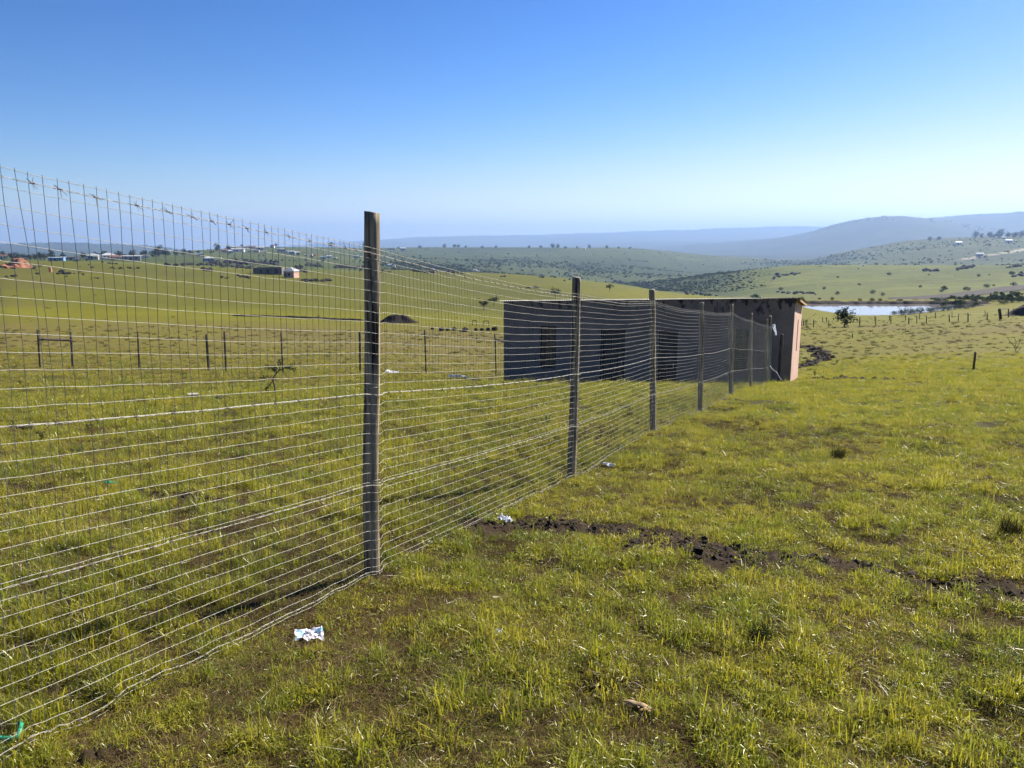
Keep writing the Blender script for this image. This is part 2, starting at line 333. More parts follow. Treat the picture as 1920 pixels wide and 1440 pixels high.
# ------------------------------------------------------------------ mesh builder
class MB:
    def __init__(s): s.v = []; s.f = []; s.n = 0
    def add(s, vs, fs):
        s.v.extend(tuple(map(float, p)) for p in vs); s.f.extend(tuple(int(i) + s.n for i in f) for f in fs); s.n = len(s.v); return s
    def box(s, x0, x1, y0, y1, z0, z1, M=None):
        vs = [Vector(p) for p in ((x0, y0, z0), (x1, y0, z0), (x1, y1, z0), (x0, y1, z0), (x0, y0, z1), (x1, y0, z1), (x1, y1, z1), (x0, y1, z1))]
        if M is not None: vs = [M @ p for p in vs]
        return s.add(vs, [(0, 3, 2, 1), (4, 5, 6, 7), (0, 1, 5, 4), (1, 2, 6, 5), (2, 3, 7, 6), (3, 0, 4, 7)])
    def tube(s, pts, rad, sides=6, cap=True):
        pts = np.asarray(pts, float); n = len(pts); rad = np.broadcast_to(np.asarray(rad, float), (n,))
        t = np.gradient(pts, axis=0); t /= np.maximum(np.linalg.norm(t, axis=1, keepdims=True), 1e-9)
        ref = np.array([0, 0, 1.0]) if abs(t[:, 2]).mean() < 0.8 else np.array([1.0, 0, 0])
        a = np.cross(t, ref); a /= np.maximum(np.linalg.norm(a, axis=1, keepdims=True), 1e-9); b = np.cross(t, a)
        th = np.arange(sides) * 2 * math.pi / sides
        ring = pts[:, None] + rad[:, None, None] * (np.cos(th)[None, :, None] * a[:, None] + np.sin(th)[None, :, None] * b[:, None])
        i = np.arange(n - 1)[:, None] * sides; k = np.arange(sides)[None, :]; k2 = (k + 1) % sides
        q = np.stack([i + k, i + k2, i + sides + k2, i + sides + k], -1).reshape(-1, 4)
        fs = [tuple(x) for x in q]
        if cap: fs += [tuple(range(sides))[::-1], tuple(range((n - 1) * sides, n * sides))]
        return s.add(ring.reshape(-1, 3), fs)
    def mesh(s, name, smooth=False):
        me = bpy.data.meshes.new(name); me.from_pydata(s.v, [], s.f)
        if smooth: me.polygons.foreach_set('use_smooth', np.ones(len(me.polygons), bool))
        me.update(); return me
    def build(s, name, mat, parent=None, smooth=False): return link(name, s.mesh(name, smooth), mat, parent)
ICO = {}
def ico(sub):
    if sub not in ICO:
        bm = bmesh.new(); bmesh.ops.create_icosphere(bm, subdivisions=sub, radius=1)
        ICO[sub] = (np.array([v.co[:] for v in bm.verts]), [tuple(v.index for v in f.verts) for f in bm.faces]); bm.free()
    return ICO[sub]
def lump(mb, c, sx, sy, sz, sub=1, rough=0.3, seed=0):
    v, f = ico(sub); g = np.random.default_rng(seed)
    k = 1 + rough * fbm(v[:, 0] * 1.4 + v[:, 2] * .7 + seed * 3.1, v[:, 1] * 1.4 - v[:, 2] * .9 + seed * 1.7, 3, seed % 97)
    k = k + rough * 0.25 * g.uniform(-1, 1, len(v)); a = g.uniform(0, 6.28)
    p = v * k[:, None] * np.array([sx, sy, sz]); q = p.copy()
    q[:, 0] = p[:, 0] * math.cos(a) - p[:, 1] * math.sin(a); q[:, 1] = p[:, 0] * math.sin(a) + p[:, 1] * math.cos(a)
    mb.add(q + np.array(c), f)
ORD = ['first', 'second', 'third', 'fourth', 'fifth', 'sixth', 'seventh', 'eighth', 'ninth', 'tenth', 'eleventh', 'twelfth', 'thirteenth', 'fourteenth', 'fifteenth', 'sixteenth', 'seventeenth', 'eighteenth', 'nineteenth', 'twentieth', 'twenty-first', 'twenty-second', 'twenty-third', 'twenty-fourth', 'twenty-fifth', 'twenty-sixth', 'twenty-seventh', 'twenty-eighth', 'twenty-ninth', 'thirtieth', 'thirty-first', 'thirty-second', 'thirty-third', 'thirty-fourth', 'thirty-fifth', 'thirty-sixth', 'thirty-seventh', 'thirty-eighth']
# ------------------------------------------------------------------ materials for things
def wood_mat(name, dark, light, bandscale=38.0):
    m, n, l, b = new_mat(name); b.inputs['Roughness'].default_value = 0.85; b.inputs['Specular IOR Level'].default_value = 0.15
    tc = n.new('ShaderNodeTexCoord'); mp = n.new('ShaderNodeMapping'); mp.inputs['Scale'].default_value = (1, 1, 0.045)
    l.new(tc.outputs['Object'], mp.inputs['Vector'])
    f = noise(n, l, mp.outputs['Vector'], bandscale * 1.6, 8, 0.65); f2 = noise(n, l, tc.outputs['Object'], 3.2, 4); f3 = noise(n, l, mp.outputs['Vector'], bandscale * 0.55, 3, .5)
    c = ramp(n, l, f, [(0.36, dark), (0.50, tuple((a + z) / 2 for a, z in zip(dark, light))), (0.66, light)])
    c = mix_col(n, l, 0.7, c, ramp(n, l, f2, [(0.3, (0.55, 0.55, 0.5)), (0.7, (1.35, 1.3, 1.2))]), 'MULTIPLY')
    crack = ramp(n, l, f3, [(0.36, 0.10), (0.43, 1.0)])
    c = mix_col(n, l, 1.0, c, crack, 'MULTIPLY')
    l.new(c, b.inputs['Base Color'])
    bp = n.new('ShaderNodeBump'); bp.inputs['Strength'].default_value = 0.7; bp.inputs['Distance'].default_value = 0.006
    l.new(mix_col(n, l, 0.5, f, crack), bp.inputs['Height']); l.new(bp.outputs['Normal'], b.inputs['Normal'])
    return m
M_post = wood_mat('weathered_post_wood', (0.115, 0.095, 0.068), (0.46, 0.385, 0.28))
M_dpost = wood_mat('dark_post_wood', (0.035, 0.030, 0.026), (0.16, 0.13, 0.10))
M_wire = plain('galvanised_wire', (0.38, 0.37, 0.31), 0.6, 0.0, 0.2, 30, spec=0.25)
M_vwire = plain('galvanised_stay_wire', (0.24, 0.24, 0.22), 0.7, 0.0, 0.2, 30, spec=0.15)
M_barb = plain('barbed_wire_steel', (0.36, 0.345, 0.31), 0.6, 0.0, 0.5, 60, spec=0.25)
M_rust = plain('rusty_barb', (0.11, 0.09, 0.078), 0.8, 0.2, 0.4, 80)
M_soil = plain('dark_turned_soil', (0.034, 0.025, 0.019), 0.95, 0, 0.5, 14, 0.8, 0.1)
M_redsoil = plain('red_subsoil', (0.26, 0.12, 0.075), 0.95, 0, 0.35, 1.2, 0.6, 0.1)
M_rock = plain('dark_field_stone', (0.034, 0.028, 0.024), 0.9, 0, 0.5, 1.5, 0.5, 0.15)
M_concrete = plain('grey_concrete', (0.36, 0.34, 0.30), 0.9, 0, 0.3, 20, 0.4)
M_paper = plain('crumpled_white_wrapper', (0.80, 0.79, 0.76), 0.6, 0, 0.25, 25)
M_plastic = plain('thin_white_plastic', (0.72, 0.73, 0.76), 0.35, 0, 0.12, 12, spec=0.5)
M_silver = plain('silver_grey_sheet', (0.45, 0.50, 0.56), 0.4, 0.2, 0.3, 3, spec=0.5)
M_green = plain('green_strap_plastic', (0.03, 0.32, 0.17), 0.35, 0, 0.2, 12, spec=0.5)
M_red = plain('red_scrap', (0.55, 0.09, 0.08), 0.6, 0, 0.2, 12)
M_husk = plain('dry_husk', (0.42, 0.30, 0.17), 0.8, 0, 0.35, 30)
M_bark = plain('tree_bark', (0.075, 0.055, 0.042), 0.9, 0, 0.3, 8, 0.5)
M_pipe = plain('grey_hose', (0.16, 0.16, 0.17), 0.5)

def leaf_mat(name, c1, c2, tr=0.4):
    m, n, l, b = new_mat(name); n.remove(b); out = n['Material Output']
    oi = n.new('ShaderNodeObjectInfo'); g = n.new('ShaderNodeNewGeometry')
    f = noise(n, l, g.outputs['Position'], 1.3, 3)
    f = math_node(n, l, 'ADD', math_node(n, l, 'MULTIPLY', f, 0.8), math_node(n, l, 'MULTIPLY', math_node(n, l, 'SUBTRACT', oi.outputs['Random'], 0.3), 0.5))
    c = mix_col(n, l, f, c1, c2)
    d = n.new('ShaderNodeBsdfDiffuse'); t = n.new('ShaderNodeBsdfTranslucent'); mx = n.new('ShaderNodeMixShader'); mx.inputs[0].default_value = tr
    l.new(c, d.inputs[0]); l.new(c, t.inputs[0]); l.new(d.outputs[0], mx.inputs[1]); l.new(t.outputs[0], mx.inputs[2]); l.new(mx.outputs[0], out.inputs['Surface'])
    return m
M_leaf = leaf_mat('tree_leaves', (0.018, 0.028, 0.010), (0.042, 0.055, 0.018), 0.2)
M_leafg = leaf_mat('bush_leaves', (0.022, 0.036, 0.014), (0.055, 0.072, 0.026), 0.25)
M_weed = leaf_mat('weed_leaves', (0.070, 0.115, 0.045), (0.14, 0.19, 0.085), 0.4)

# ------------------------------------------------------------------ the house by the fence
HX, HY, HZ = -0.32, 29.66, ZC - 5.4
HW, HD = 10.55, 4.3
def plaster(name, lo, hi):
    m, n, l, b = new_mat(name)
    b.inputs['Roughness'].default_value = 0.9; b.inputs['Specular IOR Level'].default_value = 0.15
    tc = n.new('ShaderNodeTexCoord'); sx = n.new('ShaderNodeSeparateXYZ'); l.new(tc.outputs['Object'], sx.inputs[0])
    f = noise(n, l, tc.outputs['Object'], 1.6, 6); fa = noise(n, l, tc.outputs['Object'], 22, 5)
    c = ramp(n, l, f, [(0.3, lo), (0.7, hi)])
    c = mix_col(n, l, 0.35, c, ramp(n, l, fa, [(0.3, (0.7, 0.7, 0.7)), (0.7, (1.2, 1.2, 1.2))]), 'MULTIPLY')
    mp = n.new('ShaderNodeMapping'); mp.inputs['Scale'].default_value = (1, 1, 0.5); l.new(tc.outputs['Object'], mp.inputs['Vector'])
    st = noise(n, l, mp.outputs['Vector'], 3.6, 4, .6)
    top = math_node(n, l, 'MULTIPLY', math_node(n, l, 'SUBTRACT', sx.outputs['Z'], 2.2), 0.27)
    st = math_node(n, l, 'ADD', st, top); stf = ramp(n, l, st, [(0.80, 0.0), (0.88, 1.0)])
    c = mix_col(n, l, stf, c, (0.045, 0.038, 0.036)); l.new(c, b.inputs['Base Color'])
    bp = n.new('ShaderNodeBump'); bp.inputs['Strength'].default_value = 0.35; bp.inputs['Distance'].default_value = 0.01; l.new(fa, bp.inputs['Height']); l.new(bp.outputs['Normal'], b.inputs['Normal'])
    return m
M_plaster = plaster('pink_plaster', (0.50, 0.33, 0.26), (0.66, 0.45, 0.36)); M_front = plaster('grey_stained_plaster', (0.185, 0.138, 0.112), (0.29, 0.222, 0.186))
M_roofsheet = plain('zinc_roof_sheet', (0.24, 0.24, 0.24), 0.5, 0.3, 0.3, 3, spec=0.5)
M_darkdoor = plain('dark_door_boards', (0.035, 0.030, 0.030), 0.7, 0, 0.4, 4)
M_board = plain('brown_window_board', (0.16, 0.095, 0.045), 0.8, 0, 0.5, 5)
M_timber = plain('sunlit_timber', (0.40, 0.25, 0.13), 0.8, 0, 0.3, 8)
M_glass = plain('dusty_dark_glass', (0.02, 0.03, 0.03), 0.12, 0, 0.2, 2, spec=0.6)

house = thing('flat_roofed_house', 'long low plastered house with corrugated flat roof beside the end of the fence', 'house', (HX, HY, HZ), math.atan2(-0.399, 0.917))
def wall_mesh(name, W, topz, z0, holes, th, axis, off, par, mat):
    """wall with real openings: axis 'x' runs along the front, 'y' along an end"""
    xs = sorted({0, W, *[h[0] for h in holes], *[h[1] for h in holes]}); zs = sorted({z0, *[h[2] for h in holes], *[h[3] for h in holes], 2.6})
    mb = MB()
    def P(a, d, z):
        z = topz(a) if z is None else z
        return (a, d, z) if axis == 'x' else (W0 - d, a, z)
    W0 = off
    zl = zs + [None]
    for i in range(len(xs) - 1):
        for k in range(len(zl) - 1):
            a, bb, c0, c1 = xs[i], xs[i + 1], zl[k], zl[k + 1]
            mid = ((a + bb) / 2, (c0 + (c1 if c1 is not None else 3.0)) / 2)
            if any(h[0] < mid[0] < h[1] and h[2] < mid[1] < h[3] for h in holes): continue
            for d, fl in ((0, 0), (th, 1)):
                q = [P(a, d, c0), P(bb, d, c0), P(bb, d, c1), P(a, d, c1)]
                mb.add(q if not fl else q[::-1], [(0, 1, 2, 3)])
    for h in holes:
        for (a0, c0, a1, c1) in ((h[0], h[2], h[0], h[3]), (h[1], h[3], h[1], h[2]), (h[0], h[3], h[1], h[3]), (h[1], h[2], h[0], h[2])):
            mb.add([P(a0, 0, c0), P(a1, 0, c1), P(a1, th, c1), P(a0, th, c0)], [(0, 1, 2, 3)])
    for a in (0, W): mb.add([P(a, 0, z0), P(a, 0, None), P(a, th, None), P(a, th, z0)], [(0, 1, 2, 3)])
    mb.add([P(0, 0, None), P(W, 0, None), P(W, th, None), P(0, th, None)], [(0, 1, 2, 3)])
    return mb.build(name, mat, par)
def rz_top(x, y): return 3.11 + 0.42 * x / HW - 0.47 * y / HD
holes = [(1.50, 2.15, 0.62, 2.25), (3.88, 4.83, -0.5, 2.23), (6.04, 6.73, 0.1, 2.28), (8.69, 9.13, 0.95, 2.45)]
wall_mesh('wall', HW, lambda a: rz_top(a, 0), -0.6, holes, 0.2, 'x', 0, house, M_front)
wall_mesh('wall', HD - 0.2, lambda a: rz_top(HW, a), -0.6, [(1.9, 2.4, 1.45, 2.62)], 0.2, 'y', HW, house, M_plaster).location = (0, 0.2, -0.003)
wall_mesh('wall', HD - 0.2, lambda a: rz_top(0, a), -0.6, [], 0.2, 'y', 0.2, house, M_plaster).location = (0, 0.2, -0.003)
wall_mesh('wall', HW, lambda a: rz_top(a, HD), -0.6, [(2.0, 3.0, 1.0, 2.0), (6.0, 7.0, 1.0, 2.0)], 0.2, 'x', 0, house, M_plaster).location = (0, HD + 0.003, 0)
fl = MB(); fl.box(0.2, HW - 0.2, 0.2, HD, -0.2, 0.15); fl.build('floor', M_concrete, house)
NS = 12; sw = (HW + 0.25) / NS
for k in range(NS):                                        # each corrugated sheet
    x0 = -0.1 + k * sw; nx = 82; xs = np.linspace(x0, x0 + sw + 0.05, nx); wv = 0.016 * np.cos(xs * 2 * math.pi / 0.091)
    mb = MB(); vs = []
    for dz in (0.0, 0.004):
        for y in (-0.16, HD + 0.3):
            vs += [(x, y, rz_top(x, y) + 0.022 + w + dz + 0.004 * (k % 2)) for x, w in zip(xs, wv)]
    fs = []
    for i in range(nx - 1):
        a = i; fs += [(a, a + nx, a + nx + 1, a + 1), (2 * nx + a, 2 * nx + a + 1, 3 * nx + a + 1, 3 * nx + a), (a, a + 1, 2 * nx + a + 1, 2 * nx + a)]
    mb.add(vs, fs); mb.build('roof_sheet', M_roofsheet, house)
for y in (0.35, 1.5, 2.7, 3.9):                           # purlins under the sheets
    mb = MB(); z = rz_top(0, y); z2 = rz_top(HW, y)
    vs = [(-0.06, y, z - 0.088), (HW + 0.14, y, z2 - 0.088), (HW + 0.14, y + 0.06, z2 - 0.09), (-0.06, y + 0.06, z - 0.09), (-0.06, y, z - 0.004), (HW + 0.14, y, z2 - 0.004), (HW + 0.14, y + 0.06, z2 - 0.008), (-0.06, y + 0.06, z - 0.008)]
    mb.add(vs, [(0, 3, 2, 1), (4, 5, 6, 7), (0, 1, 5, 4), (1, 2, 6, 5), (2, 3, 7, 6), (3, 0, 4, 7)]); mb.build('purlin', M_timber, house)
for k, (a, c, z0, z1) in enumerate(holes):
    if k in (1, 2):
        d = MB(); d.box(a + 0.06, c - 0.06, 0.12, 0.16, z0 if z0 > 0 else -0.3, z1 - 0.06); dd = d.build('door', M_darkdoor, house)
        fr = MB(); fr.box(a, a + 0.06, 0.06, 0.19, z0, z1); fr.box(c - 0.06, c, 0.06, 0.19, z0, z1); fr.box(a + 0.06, c - 0.06, 0.06, 0.19, z1 - 0.06, z1); fr.build('door_frame', M_darkdoor, house)
        hb = MB(); hb.box(c - 0.16, c - 0.13, 0.09, 0.12, 0.95, 1.10); hb.build('handle', M_wire, dd)
    else:
        w = MB(); w.box(a, a + 0.05, 0.08, 0.14, z0, z1); w.box(c - 0.05, c, 0.08, 0.14, z0, z1); w.box(a + 0.05, c - 0.05, 0.08, 0.14, z0, z0 + 0.05); w.box(a + 0.05, c - 0.05, 0.08, 0.14, z1 - 0.05, z1)
        w.box(a + 0.05, c - 0.05, 0.085, 0.135, (z0 + z1) / 2 - 0.02, (z0 + z1) / 2 + 0.02); wo = w.build('window', M_darkdoor, house)
        for q0, q1 in ((z0 + 0.05, (z0 + z1) / 2 - 0.02), ((z0 + z1) / 2 + 0.02, z1 - 0.05)):
            g_ = MB(); g_.box(a + 0.05, c - 0.05, 0.105, 0.112, q0, q1); g_.build('pane', M_board if k == 0 else M_glass, wo)
fb = MB(); fb.add([(HW + 0.141, -0.14, rz_top(HW, -0.14) - 0.09), (HW + 0.165, -0.14, rz_top(HW, -0.14) - 0.09), (HW + 0.165, HD + .2, rz_top(HW, HD + .2) - 0.09), (HW + 0.141, HD + .2, rz_top(HW, HD + .2) - 0.09), (HW + 0.141, -0.14, rz_top(HW, -0.14)), (HW + 0.165, -0.14, rz_top(HW, -0.14)), (HW + 0.165, HD + .2, rz_top(HW, HD + .2)), (HW + 0.141, HD + .2, rz_top(HW, HD + .2))], [(0, 3, 2, 1), (4, 5, 6, 7), (0, 1, 5, 4), (1, 2, 6, 5), (2, 3, 7, 6), (3, 0, 4, 7)]); fb.build('fascia_board', M_timber, house)
we = MB(); we.box(HW - 0.14, HW - 0.10, 2.1, 2.6, 1.45, 2.62); we.build('window', M_darkdoor, house)

# ------------------------------------------------------------------ the wire fence
fence = thing('wire_mesh_fence', 'tall galvanised mesh and barbed wire fence on round wooden posts running to the house', 'fence')
post_px = [((697, 398), (697, 1075), 4.17, 0.0425), ((1081, 520), (1072, 893), 7.52, 0.043), ((1223, 543), (1224, 808), 10.83, 0.042), ((1316, 567), (1312, 770), 14.35, 0.043),
           ((1371, 570), (1370, 740), 17.38, 0.043), ((1408, 587), (1407, 727), 21.25, 0.042), ((1437.5, 598), (1436.5, 722), 24.2, 0.04), ((1444.5, 592), (1443.5, 719), 25.7, 0.045)]
PB, PT_ = [], []
for t, bpx, r, rad in post_px:
    B = at_r(*bpx, r); T = at_r(*t, r); B.z = float(zt(B.x, B.y)); PB.append(B); PT_.append(T)
d0 = (PB[1] - PB[0]); d0.z = 0; d0.normalize()
P0 = PB[0] - d0 * 3.6; P0.z = PB[0].z + 3.6 * 0.11 + 0.10
PB.insert(0, P0); PT_.insert(0, P0 + Vector((0, 0, 2.0)))
post_px.insert(0, (0, 0, 0, 0.043))
def make_post(name, B, T, rad, mat, parent, seed, sides=32, rows=40, slant=0.0, sink=0.35):
    ax = (T - B); L = ax.length; ax = ax / L; a = ax.orthogonal().normalized(); b_ = ax.cross(a); vs = []; fs = []
    th = np.arange(sides) * 2 * math.pi / sides
    for i in range(rows):
        z = -sink + (L + sink) * i / (rows - 1)
        bend = 0.008 * math.sin(2.2 * z + seed) + 0.004 * math.sin(5.1 * z + seed * 2)
        k = 1 + 0.065 * vnoise(np.cos(th) * 1.6 + seed * 5, np.sin(th) * 1.6 + z * 1.5, seed) + 0.05 * vnoise(np.cos(th) * 6 + seed, np.sin(th) * 5 + z * 0.7, seed + 3) - 0.02 * z / L
        for q in range(sides):
            zz = z + (slant * math.cos(th[q] + seed) * rad if i == rows - 1 else 0)
            vs.append(B + ax * zz + a * (math.cos(th[q]) * rad * k[q] + bend * 0.6) + b_ * (math.sin(th[q]) * rad * k[q]))
    for i in range(rows - 1):
        for q in range(sides): fs.append((i * sides + q, i * sides + (q + 1) % sides, (i + 1) * sides + (q + 1) % sides, (i + 1) * sides + q))
    vs.append(T + ax * 0.003); top = len(vs) - 1
    fs += [((rows - 1) * sides + q, (rows - 1) * sides + (q + 1) % sides, top) for q in range(sides)]
    o_ = B.copy(); vs = [v - o_ for v in vs]
    o = MB().add(vs, fs).build(name, mat, parent, True); o.location = o_; return o
posts = []
for i, (B, T) in enumerate(zip(PB, PT_)):
    posts.append(make_post('post', B, T, post_px[i][3], M_post, fence, i + 3, slant=0.12))
# the knot hole near the top of the nearest post
kn = MB(); lump(kn, (0, 0, 0), 0.010, 0.006, 0.03, 2, 0.3, 5); ko = kn.build('knot', M_rust, posts[1])
cd = Vector((-PB[1].x, -PB[1].y, 0)).normalized(); _d = (PT_[1] - PB[1]); ko.location = cd * 0.0395 + Vector((_d.x * 0.83, _d.y * 0.83, 1.66))
E_ = Vector((8.72, 24.72, 0)); E_.z = float(zt(E_.x, E_.y))
make_post('end_post', E_, E_ + Vector((0.0, 0, 1.62)), 0.055, M_dpost, fence, 40)
# mesh run
seglen = [0]
for a, b2 in zip(PB[:-1], PB[1:]): seglen.append(seglen[-1] + math.hypot(b2.x - a.x, b2.y - a.y))
seglen = np.array(seglen); SMAX = seglen[-1]
ptop = np.array([1.87, 1.83, 1.866, 1.865, 1.87, 1.845, 1.84, 1.84, 1.86])
pbx = np.array([p.x for p in PB]); pby = np.array([p.y for p in PB]); pbz = np.array([p.z for p in PB])
ttx = np.array([p.x for p in PT_]); tty = np.array([p.y for p in PT_])
dirs = np.array([[b2.x - a.x, b2.y - a.y] for a, b2 in zip(PB[:-1], PB[1:])]); dirs /= np.linalg.norm(dirs, axis=1, keepdims=True); dirs = np.vstack([dirs, dirs[-1]])
def mesh_pt(s, hn):                                       # s along the fence, hn 0..1 up the mesh
    s = np.asarray(s, float); hn = np.asarray(hn, float)
    bx = np.interp(s, seglen, pbx); by = np.interp(s, seglen, pby); bz = np.interp(s, seglen, pbz); H = np.interp(s, seglen, ptop)
    lx = np.interp(s, seglen, ttx - pbx) * hn * 0.9; ly = np.interp(s, seglen, tty - pby) * hn * 0.9
    i = np.clip(np.searchsorted(seglen, s) - 1, 0, len(seglen) - 2); d = dirs[i]
    t = (s - seglen[i]) / (seglen[i + 1] - seglen[i]); sag = -0.035 * np.sin(math.pi * t) * (0.15 + 0.85 * hn)
    near = np.min(np.abs(s[..., None] - seglen), -1)
    off = 0.022 + 0.03 * np.exp(-(near / 0.055) ** 2) + 0.012 * vnoise(s * 1.3, hn * 4 + 0 * s, 71) * np.minimum(1, near * 3)
    dip = -0.009 * np.exp(-(near / 0.06) ** 2)
    wob = 0.0020 * vnoise(s * 9.0, hn * 60 + 0 * s, 73) + 0.004 * vnoise(s * 1.1, hn * 9 + 0 * s, 74)
    # the wire bottom follows the ground
    px = bx + lx + d[..., 1] * off; py = by + ly - d[..., 0] * off
    g0 = zt(px, py); base = np.where(hn < 0.08, bz * (hn / 0.08) + np.clip(g0 + 0.02, bz - 0.03, bz + 0.02) * (1 - hn / 0.08), bz)
    return np.stack([px, py, base + 0.012 + hn * (H - 0.012) + sag + wob + dip], -1)
NH = 34; DV = 0.0435
sV = np.arange(0.5, SMAX, DV); sV = sV + rng.uniform(-0.004, 0.004, len(sV))
sH = np.unique(np.concatenate([np.arange(0.02, SMAX, DV * 1.0), *[sl + np.linspace(-0.12, 0.12, 13) for sl in seglen[1:]]])); sH = sH[(sH > 0) & (sH < SMAX)]
for k in range(NH):
    hn = np.full(len(sH), k / (NH - 1.0)); mb = MB(); mb.tube(mesh_pt(sH, hn), 0.00088 if k not in (0, NH - 1) else 0.0010, 4, False)
    mb.build('line_wire', M_wire, fence)
hv = np.linspace(-0.008, 1.004, 18); rest = MB()
near_first = np.argsort(np.abs(sV - (seglen[1] - 2.2)))
chosen = set(near_first[:300].tolist())
for i, s in enumerate(sV):
    ss = s + 0.006 * np.sin(hv * 7 + i) * rng.uniform(0, 1) + 0.0015 * rng.normal(size=len(hv)) + (rng.random() < 0.12) * 0.02 * np.sin(hv * 3.1)
    pts = mesh_pt(ss, hv)
    if i in chosen: MB().tube(pts, 0.00105, 3, False).build('stay_wire', M_vwire, fence)
    else: rest.tube(pts, 0.0011, 3, False)
tag(rest.build('far_stay_wires', M_vwire, fence), kind='stuff')
def barbed(hn, spacing, seed, ext=0.0):
    g = np.random.default_rng(seed); sB = np.unique(np.concatenate([np.arange(0.02, SMAX, 0.03), *[sl + np.linspace(-0.1, 0.1, 9) for sl in seglen[1:]]])); sB = sB[(sB > 0) & (sB < SMAX)]
    p = mesh_pt(sB, np.full(len(sB), hn)); nrm = np.array([d0.y, -d0.x, 0]); p = p + nrm * 0.006
    mb = MB()
    for ph in (0, math.pi):                                   # two strands twisted together
        q = p.copy(); a = sB * 2 * math.pi / 0.11 + ph
        q[:, 2] += 0.0022 * np.sin(a); q += nrm * (0.0022 * np.cos(a))[:, None]
        mb.tube(q, 0.00085, 4, False)
    o = mb.build('barbed_wire', M_barb, fence); bb = MB()
    s = 0.3
    while s < min(SMAX, 16):
        c = mesh_pt(np.array([s]), np.array([hn]))[0] + nrm * 0.006; fd = np.array([d0.x, d0.y, -0.1])
        bb.tube([c - fd * 0.008, c + fd * 0.008], 0.0027, 6)
        for q in range(4):
            v = np.array([g.normal() * .35, g.normal() * .35, 0]) + nrm * (0.9 if q % 2 else -0.9) * g.uniform(.2, 1) + np.array([0, 0, (1, -1, .7, -.7)[q] * g.uniform(.5, 1)]) + fd * g.normal() * .5
            v /= np.linalg.norm(v); bb.tube([c, c + v * g.uniform(0.018, 0.027)], [0.0013, 0.0007], 3)
        s += spacing * g.uniform(0.7, 1.3)
    bb.build('barbs', M_rust, o)
barbed(0.985, 0.12, 1); barbed(0.575, 0.13, 2); barbed(0.295, 0.13, 3); barbed(0.012, 0.14, 4)
for i in range(1, len(PB)):                                  # tie wires round each post
    for hz in (1.76, 1.08, 0.56):
        th = np.linspace(0, 2 * math.pi, 15); rr = post_px[i][3] * 1.06
        MB().tube(np.stack([rr * np.cos(th), rr * np.sin(th), hz + 0.012 * np.cos(th + i)], -1) + (np.array(PT_[i] - PB[i]) * (hz / 2.0) * np.array([1, 1, 0])), 0.0014, 4, False).build('tie_wire', M_wire, posts[i])

# ------------------------------------------------------------------ plain post-and-wire fences across the fields
def field_fence(label, px, hts, rad, mat, wires, wrad, rmin, group=None, rails=()):
    f_ = thing('post_fence', label, 'fence', group=group); Bs, Ts = [], []
    for k, (t, b_) in enumerate(px):
        B = gp(*b_, rmin); T = at_r(*t, hr(B)); Bs.append(B); Ts.append(T)
        make_post('post', B, T, rad * (1 + 0.2 * math.sin(k * 2.3)), mat, f_, k + 11, 8, 7, 0.1, 0.4)
    for w in wires:
        pts = []
        for k in range(len(Bs) - 1):
            for t in np.linspace(0, 1, 5)[:-1]:
                a = Bs[k].lerp(Ts[k], w); c = Bs[k + 1].lerp(Ts[k + 1], w); q = a.lerp(c, t); q.z -= 0.05 * math.sin(math.pi * t); pts.append(q[:])
        pts.append(Bs[-1].lerp(Ts[-1], w)[:]); MB().tube(pts, wrad, 3, False).build('wire', M_vwire, f_)
    for (i, j, w0, w1) in rails:
        a = Bs[i].lerp(Ts[i], w0); c = Bs[j].lerp(Ts[j], w1); MB().tube([a[:], a.lerp(c, .5)[:], c[:]], rad * 1.4, 7).build('rail', mat, f_)
    return f_, Bs, Ts
bf_px = [((70, 618), (76, 689)), ((132, 622), (137, 688)), ((258, 622), (261, 692)), ((387, 627), (391, 697)), ((421, 621), (424, 698)), ((527, 622), (531, 700)), ((674, 622), (676, 699)), ((796, 618), (799, 700)), ((928, 624), (930, 706)), ((952, 628), (953, 708))]
field_fence('low dark post and wire fence crossing the field behind the tall mesh fence', bf_px, None, 0.037, M_dpost, (0.9, 0.65, 0.4, 0.15), 0.004, 15, rails=((0, 1, 0.76, 0.76), (8, 9, 0.84, 0.84)))
fr_px = [((1503, 600), (1503, 611)), ((1507, 600), (1507, 611)), ((1510, 600), (1510, 611)), ((1513, 599), (1513, 611)), ((1525.5, 599), (1525.5, 614)), ((1554, 600), (1554, 614)), ((1612, 594), (1612, 611)), ((1642, 594), (1642, 611)), ((1670.5, 595), (1670.5, 608)), ((1704, 595), (1704, 608)), ((1719, 592), (1719, 607)), ((1737, 592), (1737, 607)), ((1780, 590), (1780, 604)), ((1797, 590), (1797, 602)), ((1815, 587), (1815, 604)), ((1851, 586), (1851, 600)), ((1874, 580), (1875, 599))]
field_fence('nearer row of thin field fence posts below the pond', fr_px, None, 0.055, M_dpost, (0.9, 0.5), 0.006, 60, 'field fences by the pond')
bk_px = [((1542.5, 594), (1542.5, 604)), ((1550, 595), (1550, 605)), ((1640, 592), (1640, 603)), ((1668, 591), (1668, 601)), ((1698, 591), (1698, 601)), ((1724, 587), (1724, 599)), ((1754, 586), (1754, 597)), ((1785, 584), (1785, 596)), ((1847, 581), (1847, 592)), ((1900, 578), (1900, 589))]
field_fence('farther row of thin field fence posts close to the pond shore', bk_px, None, 0.05, M_dpost, (0.9, 0.5), 0.006, 80, 'field fences by the pond')
